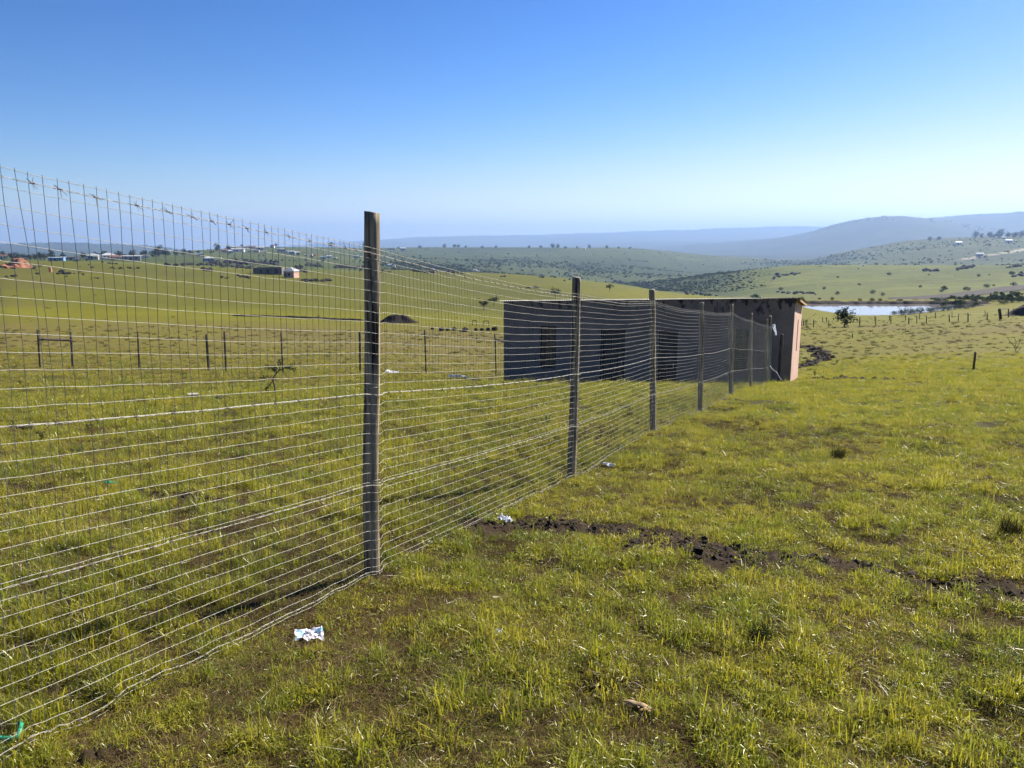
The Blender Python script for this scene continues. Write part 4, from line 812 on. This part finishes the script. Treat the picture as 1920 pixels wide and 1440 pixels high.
village([(374, 480, 12, 'grey', 'bluish', 'flat', .35), (391, 490, 15, 'blue', 'zinc', 'hip', .35), (397.5, 473, 6, 'white', 'zinc', 'flat'), (413, 485, 4, 'white', 'zinc', 'flat'), (420, 473, 9, 'pink', 'rust', 'gable'), (431, 475, 9, 'grey', 'zinc', 'hip'), (447, 472, 19, 'white', 'zinc', 'gable', .25), (450, 466, 26, 'grey', 'zinc', 'flat', .12), (467, 473, 5, 'cream', 'zinc', 'flat', .6), (472, 466, 14, 'white', 'rust', 'gable', .22), (481, 473, 9, 'grey', 'dark', 'hip'), (488, 470, 12, 'grey', 'zinc', 'gable'), (489, 487, 4, 'white', 'zinc', 'flat'), (497, 474, 6, 'cream', 'zinc', 'flat', .6), (511, 465, 6, 'white', 'rust', 'gable', .6), (516, 493, 8, 'grey', 'zinc', 'flat'), (528, 473, 12, 'grey', 'zinc', 'flat'), (538.5, 475, 5, 'white', 'zinc', 'flat', .7), (548, 477, 10, 'green', 'zinc', 'hip'), (557.5, 477, 8, 'white', 'zinc', 'gable'), (573, 480, 5, 'cream', 'zinc', 'flat'), (584, 480, 4, 'white', 'zinc', 'flat', .7), (590, 480, 7, 'orange', 'rust', 'flat'), (606, 486, 8, 'grey', 'bluish', 'flat'), (617, 484, 8, 'white', 'zinc', 'gable'), (628, 486, 6, 'grey', 'zinc', 'flat')], 'on the middle village hill', 480, 1700, 'houses on the village hill')
village([(668, 484, 8, 'grey', 'bluish', 'flat'), (730, 499, 6, 'white', 'bluish', 'gable'), (738.5, 501, 5, 'cream', 'zinc', 'flat'), (733, 468, 14, 'grey', 'bluish', 'flat', .25), (755, 470, 9, 'grey', 'zinc', 'gable'), (818, 503, 8, 'grey', 'dark', 'flat'), (891, 509, 6, 'white', 'zinc', 'gable'), (896.5, 509, 3.5, 'white', 'rust', 'flat'), (923, 465, 4, 'white', 'zinc', 'flat'), (1032, 468, 5, 'white', 'zinc', 'flat'), (1095, 467, 5, 'white', 'zinc', 'flat'), (1182, 463, 6, 'white', 'zinc', 'gable')], 'in the valley behind nearest post', 450, 2400, 'houses in the wide valley')
village([(1618.5, 499, 4, 'white', 'zinc', 'flat'), (1797, 459, 9, 'white', 'zinc', 'gable'), (1837, 481, 10, 'grey', 'zinc', 'gable'), (1883, 448, 6, 'white', 'zinc', 'gable'), (1891, 455, 9, 'white', 'zinc', 'gable')], 'on the right middle hill', 700, 2400, 'houses on the right middle hill')
# roofless long building and hut with a pyramid roof on the left hill
p = gp(505, 514, 150); k = mpp(p); W, H = 52 * k, 12.5 * k
M_ruin = plain('bare_block_wall', (0.13, 0.115, 0.105), 0.9, 0, 0.25, 0.8)
rt = thing('roofless_building', 'long grey roofless block building behind the pyramid-roofed hut', 'building', p, -math.atan2(p.x, p.y) - 0.22)
for (x0, x1, y0, y1) in ((-W / 2, W / 2, -2.6, -2.35), (-W / 2, W / 2, 2.35, 2.6), (-W / 2, -W / 2 + .25, -2.35, 2.35), (W / 2 - .25, W / 2, -2.35, 2.35)): MB().box(x0, x1, y0, y1, -1, H).build('wall', M_ruin, rt)
for x in (-.30, -.05, .25): MB().box(x * W, x * W + 1.1, -2.66, -2.58, 0.3, H * .75).build('doorway', M_darkdoor, rt)
p = gp(547, 520.5, 150); k = mpp(p); W = 29 * k; H = 12 * k
ht = thing('pyramid_roofed_hut', 'small pinkish hut with grey pyramid roof on the left hill', 'hut', p, -math.atan2(p.x, p.y) - 0.55); a = W * .36
MB().box(-a, a, -a, a, -1, H).build('wall', M_w['pink'], ht); e = a * 1.16
MB().add([(-e, -e, H), (e, -e, H), (e, e, H), (-e, e, H), (0, 0, H + 7.5 * k)], [(0, 1, 4), (1, 2, 4), (2, 3, 4), (3, 0, 4), (3, 2, 1, 0)]).build('roof', M_r['zinc'], ht)
MB().box(-a * .2, a * .35, -a - .05, -a + .02, H * .3, H * .75).build('window', M_darkdoor, ht); MB().box(-a * .85, -a * .4, -a - .05, -a + .02, 0, H * .8).build('door', M_darkdoor, ht)
# orange drum
p = gp(95, 510.5, 150); k = mpp(p); th = np.linspace(0, 2 * math.pi, 17)[:-1]; mb = MB(); mb.tube([(0, 0, 0), (0, 0, .3 * 9 * k), (0, 0, .32 * 9 * k), (0, 0, .34 * 9 * k), (0, 0, .66 * 9 * k), (0, 0, .68 * 9 * k), (0, 0, .7 * 9 * k), (0, 0, 9 * k)], np.array([1, 1, 1.06, 1, 1, 1.06, 1, 1]) * 3.1 * k, 16)
o = mb.build('drum', M_w['orange']); o.location = p; tag(o, 'orange drum standing on the left hill right of the red mound', 'drum')

# ------------------------------------------------------------------ litter and small things in the grass
def crumple(name, label, cat, u, v, wpx, hpx, mat, seed, lift=0.0, rmin=1.2, flat=0.5, group='litter in the grass', yaw=0.0):
    p = gp(u, v, rmin); k = mpp(p); W, D = wpx * k, hpx * k * 1.5; nx, ny = 15, 11; g = np.random.default_rng(seed); vs = []
    for j in range(ny):
        for i in range(nx):
            s, t = i / (nx - 1) - .5, j / (ny - 1) - .5; f = float(fbm(s * 4 + seed, t * 4, 3, seed)); f2 = float(fbm(s * 9 + seed, t * 9 + 3, 2, seed + 5))
            vs.append((W * s * (1 - .15 * abs(f)) + W * .05 * f2, D * t * (1 - .2 * abs(f2)) + D * .06 * f, flat * W * (0.22 + .30 * f + .16 * abs(f2)) + lift))
    fs = [(j * nx + i, j * nx + i + 1, (j + 1) * nx + i + 1, (j + 1) * nx + i) for j in range(ny - 1) for i in range(nx - 1)]
    o = MB().add(vs, fs).build(name, mat); o.location = p; o.rotation_euler = (0.15, 0.1, yaw)
    so = o.modifiers.new('thickness', 'SOLIDIFY'); so.thickness = 0.002; return tag(o, label, cat, group)
# the printed wrapper nearest the camera
m, n, l, b = new_mat('printed_wrapper'); tc = n.new('ShaderNodeTexCoord'); f = noise(n, l, tc.outputs['Object'], 34, 4); f2 = noise(n, l, tc.outputs['Object'], 11, 2)
c = ramp(n, l, f, [(0.0, (0.16, 0.15, 0.19)), (0.40, (0.30, 0.28, 0.32)), (0.47, (0.82, 0.81, 0.84))]); c = mix_col(n, l, ramp(n, l, f2, [(0.36, 1.0), (0.42, 0.0)]), c, (0.30, 0.62, 0.75)); l.new(c, b.inputs['Base Color']); b.inputs['Roughness'].default_value = 0.5
crumple('wrapper', 'crumpled white printed wrapper lying right of the fence bottom in the foreground', 'litter', 579, 1203, 54, 24, m, 4, 0.02, flat=0.5, yaw=0.35)
crumple('plastic_bag', 'torn white plastic bag snagged at the fence foot by the dug soil', 'litter', 945, 984, 26, 16, M_plastic, 7, 0.03, flat=1.0, yaw=0.8)
crumple('paper_scrap', 'white scrap at the fence foot right of the second post', 'litter', 1142, 876, 24, 8, M_paper, 9, 0.02, flat=0.5, yaw=-0.3)
crumple('plastic_scrap', 'pale blue scrap in the middle foreground grass', 'litter', 933, 1192, 15, 10, M_silver, 11, 0.02, flat=0.6)
crumple('cardboard_scrap', 'small tan scrap just below the white printed wrapper', 'litter', 601, 1229, 28, 6, M_husk, 13, 0.012, flat=0.3)
crumple('silver_sheet', 'crumpled silver grey sheet lying left of the house wall', 'litter', 868, 713, 58, 9, M_silver, 15, 0.06, 15, flat=0.22)
crumple('white_bag', 'white plastic bag behind the mesh right of the nearest post', 'litter', 735, 700, 26, 7, M_plastic, 17, 0.04, 15, flat=0.35)
crumple('red_scrap', 'small red scrap by the low dark fence', 'litter', 353, 697, 10, 5, M_red, 19, 0.03, 15, flat=0.6)
crumple('green_scrap', 'green plastic scrap in the grass at the left, larger one', 'litter', 210, 912, 26, 6, M_green, 21, 0.03, flat=0.35)
crumple('green_scrap', 'pale green plastic scrap beside a dark clod at the left', 'litter', 236, 927, 15, 6, M_green, 23, 0.02, flat=0.4)
crumple('white_rag', 'white rag caught between the last two posts before the house', 'litter', 1440, 640, 8, 5, M_plastic, 27, 0.0, 15)
o = bpy.data.objects['white_rag']; o.location = PB[7].lerp(PB[8], 0.45) + Vector((0.05, -0.06, 1.72)); o.rotation_euler = (1.3, 0.2, 1.0)
# long dry husk
p = gp(1200, 1338, 1.2); k = mpp(p); hk = thing('dry_husk', 'split dry tan husk lying in the central foreground grass', 'husk', p, -0.35); g = np.random.default_rng(5)
for q in range(3):
    vs = []; L = 60 * k
    for i in range(9):
        t = i / 8; w = L * .10 * math.sin(math.pi * (.08 + .9 * t)); y0 = (q - 1) * L * .05 * (t + .2); z = .022 + .018 * math.sin(t * 3 + q); vs += [(L * (t - .5), y0 - w, z), (L * (t - .5), y0, z + w * .7), (L * (t - .5), y0 + w, z)]
    MB().add(vs, [(3 * i + j, 3 * i + j + 1, 3 * i + j + 4, 3 * i + j + 3) for i in range(8) for j in range(2)]).build('leaf', M_husk, hk, True)
# green strap looped at the left edge
p = gp(20, 1400, 1.2); cpx = [(-30, 1432), (0, 1412), (25, 1405), (40, 1396), (45, 1384), (30, 1378), (8, 1378)]; pts = [gp(u, v, 1.1) + Vector((0, 0, .045 + .01 * math.sin(i * 2))) for i, (u, v) in enumerate(cpx)]; P3 = np.array([q[:] for q in pts])
tt = np.linspace(0, len(P3) - 1, 50); sp_ = np.stack([pchip(np.arange(len(P3)), P3[:, i], tt) for i in range(3)], -1); tn = np.gradient(sp_, axis=0); tn /= np.linalg.norm(tn, axis=1, keepdims=True); sd_ = np.stack([-tn[:, 1], tn[:, 0], 0.9 + 0 * tn[:, 0]], -1) * 0.5
vs = np.concatenate([sp_ - sd_ * .011, sp_ + sd_ * .011]); nn = len(sp_)
o = MB().add(vs, [(i, i + 1, nn + i + 1, nn + i) for i in range(nn - 1)]).build('plastic_strap', M_green, None, True); so = o.modifiers.new('thickness', 'SOLIDIFY'); so.thickness = 0.0015
tag(o, 'loop of bright green plastic strap at the lower left edge', 'strap')
def block(name, label, u, v, wpx, hpx, dep, mat, yaw, seed):
    p = gp(u, v, 5); k = mpp(p); W, H = wpx * k, hpx * k; bm = bmesh.new(); bmesh.ops.create_cube(bm, size=1)
    bmesh.ops.scale(bm, vec=(W, dep, H), verts=bm.verts); bmesh.ops.bevel(bm, geom=bm.edges[:], offset=min(W, H) * .06, segments=2, affect='EDGES')
    for v_ in bm.verts: v_.co += Vector((math.sin(v_.co.x * 90 + seed), math.sin(v_.co.y * 70 + seed), math.sin(v_.co.z * 80))) * W * .012
    me = bpy.data.meshes.new(name); bm.to_mesh(me); bm.free(); o = link(name, me, mat); o.location = p + Vector((0, 0, H * .5 - 0.01)); o.rotation_euler = (0.03, 0.04, yaw); return tag(o, label, 'block', 'blocks left in the grass')
block('concrete_block', 'pale concrete block in the grass left of the nearest post', 362, 746, 19, 9, 0.16, M_concrete, 0.5, 1)
block('dark_block', 'flat dark slab just right of the pale concrete block', 414, 748, 18, 5, 0.16, M_rock, 0.1, 2)
block('dark_block', 'flat dark slab low in the grass near the left edge', 48, 806, 26, 9, 0.14, M_rock, 0.3, 3)
# hose by the end of the fence
hp = [at_r(1443.5, 687, 25.3), at_r(1449, 694, 25.2), at_r(1455, 698, 25.0), at_r(1460, 706, 24.9), at_r(1466, 715, 24.8)]; P3 = np.array([q[:] for q in hp]); tt = np.linspace(0, 4, 24)
tag(MB().tube(np.stack([pchip(np.arange(5), P3[:, i], tt) for i in range(3)], -1), 0.022, 7).build('hose', M_pipe, None, True), 'grey hose hanging from the last fence post to the ground', 'hose')
pp = gp(1459, 716, 20); P3 = np.array([(pp.x + .10, pp.y - .05, pp.z + z) for z in np.linspace(0, 1.25, 12)]); P3[:, 0] += 0.05 * np.sin(np.linspace(0, 6, 12))
tag(MB().tube(P3, 0.014, 6).build('loose_wire', M_wire, None, True), 'loose twisted wire end beside the short dark end post', 'wire')

# ------------------------------------------------------------------ saplings, weeds, dead branches
def weed(name, label, u, v, hpx, mat, seed, rmin, group, nst=7, spread=.6, leaf=.16):
    p = gp(u, v, rmin); H = hpx * mpp(p); g = np.random.default_rng(seed); t = thing(name, label, 'plant', p, 0, group); st = MB(); lv = MB()
    for q in range(nst):
        a = g.uniform(0, 6.28); e = g.uniform(.2, 1) * spread * H; h = H * g.uniform(.6, 1); top = np.array([math.cos(a) * e, math.sin(a) * e, h]); mid = top * np.array([.35, .35, .55]); st.tube([(0, 0, -.02), mid, top], [.012 * H, .009 * H, .004 * H], 4)
        for w in range(11):
            tt = g.uniform(.25, 1); c = (mid * (tt / .5) if tt < .5 else mid + (top - mid) * (tt - .5) * 2); d = g.normal(size=3); d[2] = abs(d[2]) * .6; d /= np.linalg.norm(d); L = leaf * H * g.uniform(.6, 1.2); n_ = np.cross(d, g.normal(size=3)); n_ /= np.linalg.norm(n_)
            lv.add([c, c + d * L * .5 + n_ * L * .2, c + d * L, c + d * L * .5 - n_ * L * .2], [(0, 1, 2, 3)])
    st.build('stem', M_bark if mat is M_leaf else mat, t); lv.build('leaves', mat, t); return t
wd = [(1088, 712, 14), (1107, 713, 22), (1128, 716, 12), (1168, 714, 12), (1196, 716, 18), (1212, 716, 12), (1262, 716, 14), (1288, 717, 17), (1303, 716, 22), (1340, 716, 14), (1378, 717, 16), (1392, 718, 17), (1408, 719, 14)]
for k, (u, v, h) in enumerate(wd): weed('weed', f'grey green weed, {ORD[k]} from the left along the foot of the house front', u, v, h, M_weed, 200 + k, 12, 'weeds along the house front')
for k, (u, v, h, lab) in enumerate(((1027, 802, 30, 'pale broad-leaved weed behind the mesh left of the second post'), (80, 830, 26, 'dark leafy weed behind the mesh near the left edge'), (165, 806, 16, 'low leafy weed behind the mesh right of the dark leafy weed'), (150, 852, 16, 'greyish weed below the dark leafy weed'), (38, 722, 12, 'small dark weed near the left edge by the dark fence'), (1527, 706, 13, 'dark seedling weed right of the house corner'), (1569, 682, 9, 'tiny dark seedling on the bright grass right of the house'), (140, 1205, 34, 'pale herb growing through the bottom of the mesh at the left'))):
    weed('weed', lab, u, v, h, M_weed if k in (0, 3, 7) else M_leafg, 300 + k, 2, 'single weeds in the grass', 6, .55, .2)
# crooked thorn sapling behind the mesh
p = gp(515, 737, 8); kx = mpp(p); sp = thing('thorn_sapling', 'crooked thorn sapling with sparse leaves behind the mesh left of the nearest post', 'sapling', p)
def L3(px): return [((u - 515) * kx, (q * .25) * kx * 10, (737 - v) * kx) for u, v, q in px]
MB().tube(L3([(516, 740, 0), (515, 722, 0), (513, 712, .1), (516, 705, .2), (521, 699, .2), (527, 693, .1)]), np.array([1.3, 1.2, 1.3, 1.2, 1.0, .8]) * kx, 6).build('trunk', M_bark, sp)
brs = [[(513, 712, 0), (505, 706, .3), (497, 707, .5), (487, 709, .6)], [(527, 693, 0), (535, 690, -.3), (545, 687, -.6), (557, 679, -.8)], [(521, 699, 0), (518, 694, .2), (517, 688, .4)], [(527, 693, 0), (528, 684, .3), (526, 676, .3)], [(535, 690, -.3), (548, 690, -.2), (558, 693, 0)], [(512, 714, 0), (503, 726, .3), (498, 732, .4)], [(527, 693, 0), (515, 690, -.3), (503, 690, -.5)]]
lv = MB(); g = np.random.default_rng(8)
for q in brs:
    P3 = np.array(L3(q)); MB().tube(P3, np.linspace(.8, .35, len(P3)) * kx, 5).build('branch', M_bark, sp)
    for _ in range(130):
        t = g.uniform(.3, 1) * (len(P3) - 1); i = min(int(t), len(P3) - 2); c = P3[i] + (P3[i + 1] - P3[i]) * (t - i) + g.normal(size=3) * 2.2 * kx; d = g.normal(size=3); d /= np.linalg.norm(d); n_ = np.cross(d, g.normal(size=3)); n_ /= np.linalg.norm(n_); s = g.uniform(1.4, 3.0) * kx; lv.add([c, c + d * s * .5 + n_ * s * .3, c + d * s, c + d * s * .5 - n_ * s * .3], [(0, 1, 2, 3)])
lv.build('leaves', M_leafg, sp)
p = gp(1906, 660, 25); kx = mpp(p); db = thing('dead_branch', 'bare dead branches sticking up at the right edge', 'branch', p)
for q in ([(1906, 662), (1903, 650), (1895, 640), (1890, 632)], [(1905, 655), (1911, 645), (1916, 633)], [(1907, 660), (1914, 655), (1921, 650)], [(1903, 650), (1905, 640), (1902, 634)]): MB().tube([((u - 1906) * kx, .1 * i, (660 - v) * kx) for i, (u, v) in enumerate(q)], np.linspace(.7, .25, len(q)) * kx, 5).build('branch', M_bark, db)

# ------------------------------------------------------------------ grass: blades nobody could count
m, n, l, b = new_mat('grass_blades'); n.remove(b); out = n['Material Output']
g_ = n.new('ShaderNodeNewGeometry'); oi = n.new('ShaderNodeObjectInfo'); at = n.new('ShaderNodeAttribute'); at.attribute_name = 'dry'
f1 = noise(n, l, g_.outputs['Position'], 1.1, 4); f2 = noise(n, l, g_.outputs['Position'], 6.0, 3)
mixf = math_node(n, l, 'ADD', math_node(n, l, 'MULTIPLY', f1, 0.75), math_node(n, l, 'MULTIPLY', oi.outputs['Random'], 0.35))
green = ramp(n, l, mixf, [(0.28, (0.088, 0.145, 0.014)), (0.46, (0.240, 0.275, 0.018)), (0.68, (0.395, 0.360, 0.028))])
straw = ramp(n, l, f2, [(0.35, (0.13, 0.085, 0.038)), (0.68, (0.34, 0.25, 0.12))])
c = mix_col(n, l, at.outputs['Fac'], green, straw)
d = n.new('ShaderNodeBsdfDiffuse'); t = n.new('ShaderNodeBsdfTranslucent'); gl = n.new('ShaderNodeBsdfGlossy'); gl.inputs['Roughness'].default_value = 0.38; gl.inputs['Color'].default_value = (1, 1, .92, 1)
mx = n.new('ShaderNodeMixShader'); mx.inputs[0].default_value = 0.5; mx2 = n.new('ShaderNodeMixShader'); mx2.inputs[0].default_value = 0.03
l.new(c, d.inputs[0]); l.new(c, t.inputs[0]); l.new(d.outputs[0], mx.inputs[1]); l.new(t.outputs[0], mx.inputs[2]); l.new(mx.outputs[0], mx2.inputs[1]); l.new(gl.outputs[0], mx2.inputs[2]); l.new(mx2.outputs[0], out.inputs['Surface'])
M_grass = m
def tuft(seed, nb, rad, hmin, hmax, dryfrac, lean, wid):
    g = np.random.default_rng(seed); V = []; F = []; D = []
    for _ in range(nb):
        a = g.uniform(0, 6.28); rr = rad * math.sqrt(g.random()); x, y = rr * math.cos(a), rr * math.sin(a); h = g.uniform(hmin, hmax); th = g.uniform(0, 6.28); ln = abs(g.normal()) * lean + .08; dx, dy = math.cos(th), math.sin(th); w = wid * g.uniform(.6, 1.3); dr = float(g.random() < dryfrac) * g.uniform(.7, 1) + g.uniform(0, .15)
        if dr > .6: ln *= 1.8; w *= .8
        wx, wy = -dy * w / 2, dx * w / 2; k = len(V); cz = [0, .55, .88, 1.0 - .25 * min(ln, 1.6)]; co = [0, .22, .58, 1.0]; tw = g.uniform(-.7, .7)
        for i, ww in enumerate((1, .95, .65)):
            px, py, pz = x + dx * ln * h * co[i], y + dy * ln * h * co[i], h * cz[i] / (1 + .5 * ln * ln) ** .5; cs, sn = math.cos(tw * i), math.sin(tw * i); ax, ay = wx * ww * cs, wy * ww * cs; V += [(px - ax, py - ay, pz - w * .4 * ww * sn), (px + ax, py + ay, pz + w * .4 * ww * sn)]
        V.append((x + dx * ln * h, y + dy * ln * h, h * cz[3] / (1 + .5 * ln * ln) ** .5)); D += [dr] * 7
        F += [(k, k + 1, k + 3, k + 2), (k + 2, k + 3, k + 5, k + 4), (k + 4, k + 5, k + 6)]
    me = bpy.data.meshes.new('grass_tuft'); me.from_pydata(V, [], F); at_ = me.attributes.new('dry', 'FLOAT', 'POINT'); at_.data.foreach_set('value', np.array(D, np.float32)); me.materials.append(M_grass if nb < 60 else M_tuss); return me
M_thatch = leaf_mat('dead_thatch', (0.040, 0.028, 0.014), (0.17, 0.122, 0.058), 0.1)
M_tuss = leaf_mat('tussock_blades', (0.035, 0.036, 0.014), (0.085, 0.074, 0.028), 0.25)
kinds = [tuft(400 + k, 34, .055, .010, .040, .14, 1.15, .0033) for k in range(5)] + [tuft(420 + k, 24, .06, .006, .028, .75, 2.0, .0026) for k in range(3)] + [tuft(440 + k, 18, .03, .04, .095, .3, .55, .0028) for k in range(3)] + [tuft(450 + k, 80, .12, .05, .17, .35, .9, .006) for k in range(2)] + [tuft(460, 6, .03, .09, .19, .8, .5, .0020)]
kinds += [tuft(470 + k, 44, .075, .004, .011, .92, 5.0, .0021) for k in range(2)] + [tuft(480 + k, 10, .02, .014, .026, .0, 1.3, .0105) for k in range(2)]
for k_ in (14, 15): kinds[k_].materials.clear(); kinds[k_].materials.append(M_thatch)
GC = proto_coll('tuft_kinds', kinds); g = np.random.default_rng(77)
def radial_pts(n, r0, r1, pw, amax=44):
    q = g.random(n); e = 2 - pw; r = (r0 ** e + q * (r1 ** e - r0 ** e)) ** (1 / e); a = np.radians(g.uniform(-amax, amax, n)); return r * np.sin(a), r * np.cos(a), r
x, y, r = radial_pts(440000, 1.0, 46, 1.4)
keep = (soil_at(x, y) < g.uniform(.25, .9, len(x))) | (g.random(len(x)) < .08)
hx = (x - HX) * 0.917 - (y - HY) * 0.399; hy = (x - HX) * 0.399 + (y - HY) * 0.917; keep &= ~((hx > -.1) & (hx < HW + .1) & (hy > -.05) & (hy < HD + .3))
patch = fbm(x / .55, y / .55, 3, 101); keep &= g.random(len(x)) < np.clip(0.82 - .10 * (1 - sst(3.5, 8, r)) + 0.85 * patch , .06, 1); clump = fbm(x / .12, y / .12, 2, 131); clump2 = fbm(x / .45, y / .45, 3, 133); wn_ = 1 - sst(6, 13, r); keep &= g.random(len(x)) < np.clip(sst(-.42, .12, clump) * 1.15 * wn_ + (1 - wn_) * np.clip(.72 + 1.3 * clump2, .10, 1), .07, 1); keep &= g.random(len(x)) < 1 - 0.75 * sst(22, 46, r)
x, y, r, patch, clump, clump2, wn_ = x[keep], y[keep], r[keep], patch[keep], clump[keep], clump2[keep], wn_[keep]; ng_ = len(x)
uu = 960 + FPX * x / np.maximum(y, .1) / cP
dryness = fbm(x / 1.6, y / 1.6, 3, 103) + .5 * fbm(x / .3, y / .3, 2, 107) + 0.9 * (r > 21) * (1 - sst(1000, 1250, uu)) - 0.25 * sst(5, 10, r) * sst(1000, 1200, uu) + .20 * (1 - sst(3.5, 8, r))
u1 = g.random(ng_); idx = np.where(u1 < np.clip(.20 + .6 * dryness + .03 * (1 - sst(4, 9, r)), .04, .75), 5 + g.integers(0, 3, ng_), np.where(u1 > .955, 8 + g.integers(0, 3, ng_), g.integers(0, 5, ng_)))
idx = np.where((idx >= 5) & (idx < 8) & (g.random(ng_) < .5), 14 + g.integers(0, 2, ng_), idx); idx = np.where((g.random(ng_) < .05 + .12 * (fbm(x / .7, y / .7, 2, 121) > .35)) & (r < 14), 16 + g.integers(0, 2, ng_), idx)
leftside = x < np.interp(y, pby, pbx)                        # longer, ungrazed grass behind the mesh
idx = np.where(leftside & (g.random(ng_) < .22 * (1 - sst(12, 20, r))), 8 + g.integers(0, 3, ng_), idx); idx = np.where(g.random(ng_) < .0025 + .010 * leftside, 13, idx)
s = g.uniform(.68, 1.2, ng_) * (1 + .55 * sst(3, 30, r) * 1.6) * (1 + .25 * patch) * (wn_ * (.72 + .62 * sst(-.25, .55, clump)) + (1 - wn_) * (.8 + .6 * sst(-.3, .5, clump2)))
scatter('grass', 'short grazed grass with dry straw in the near field', np.stack([x, y, zt(x, y) - .004], -1), np.stack([g.normal(0, .12, ng_), g.normal(0, .12, ng_), g.uniform(0, 6.28, ng_)], -1), np.stack([s, s, s * g.uniform(.75, 1.2, ng_)], -1), idx, GC)
for k, (u, v, wpx, lab) in enumerate(((1425, 1203, 62, 'dark green grass tussock in the right foreground'), (1895, 1005, 60, 'dark brown grass tussock at the right edge above the soil strip'), (1570, 862, 40, 'low dark grass tussock on the bright grass right of the third post'))):
    tm = tuft(490 + k, 240, .085, .05, .15, .1, .55, .0045); tm.materials.clear(); tm.materials.append(M_leafg if k == 0 else M_tuss)
    p = gp(u, v, 1.2); o = link('grass_tussock', tm); sc_ = 1.25 * wpx * mpp(p) / .26; o.location = p; o.scale = (sc_ * .8, sc_ * .8, sc_ * 1.05); o.rotation_euler = (0, 0, k * 1.3); tag(o, lab, 'tussock', 'dark tussocks in the turf')
x, y, r = radial_pts(60000, 1.0, 13, 1.2); keep = soil_at(x, y) < g.uniform(.1, .6, len(x)); x, y, r = x[keep], y[keep], r[keep]; nk = len(x); s = g.uniform(.7, 1.3, nk) * (1 + .3 * sst(3, 12, r))
scatter('thatch', 'dead thatch and low shoots between the grass clumps', np.stack([x, y, zt(x, y) + .001], -1), np.stack([g.normal(0, .1, nk), g.normal(0, .1, nk), g.uniform(0, 6.28, nk)], -1), np.stack([s, s, s * .8], -1), np.where(g.random(nk) < .75, 14 + g.integers(0, 2, nk), np.where(g.random(nk) < .6, 5 + g.integers(0, 3, nk), g.integers(0, 5, nk))), GC)
# tussocks in the middle distance
x, y, r = radial_pts(26000, 10, 170, 1.6, 42); keep = (g.random(len(x)) < np.clip(.35 + 1.1 * fbm(x / 5, y / 5, 3, 111), .02, 1)) & (zt(x, y) > ZW + .3) | (r < 100); hx = (x - HX) * 0.917 - (y - HY) * 0.399; hy = (x - HX) * 0.399 + (y - HY) * 0.917; keep &= ~((hx > -.3) & (hx < HW + .3) & (hy > -.3) & (hy < HD + .5)); x, y, r = x[keep], y[keep], r[keep]; kk = (960 + FPX * x / np.maximum(y, .1) / cP > 1100) | (r < 68 + 6 * fbm(x / 9, y / 9, 2, 117)) | (g.random(len(x)) < .03); x, y, r = x[kk], y[kk], r[kk]; nt = len(x); s = (.22 + 1.0 * g.random(nt) ** 3) * (.5 + .9 * sst(12, 100, r)); 
scatter('tussocks', 'scattered coarse tussocks over the middle field', np.stack([x, y, zt(x, y) - .02], -1), np.stack([g.normal(0, .15, nt), g.normal(0, .15, nt), g.uniform(0, 6.28, nt)], -1), np.stack([s * 1.3, s * 1.3, s], -1), 11 + g.integers(0, 2, nt), GC)

# ------------------------------------------------------------------ haze in the air over the far country
HZD = 1.0
m, n, l, b = new_mat('thin_blue_haze'); n.remove(b); pv = n.new('ShaderNodeVolumePrincipled'); pv.inputs['Color'].default_value = (0.33, 0.50, 0.82, 1); pv.inputs['Density'].default_value = 1.6e-4; pv.inputs['Anisotropy'].default_value = 0.2
l.new(pv.outputs[0], n['Material Output'].inputs['Volume'])
zmin, zmax = float(Z.min()) - 3, float(Z.max()) + 40
hb = MB(); hb.box(-15300, 15300, -15300, 15300, zmin, zmax); tag(hb.build('haze', m), 'thin blue haze over the far hills', kind='stuff')
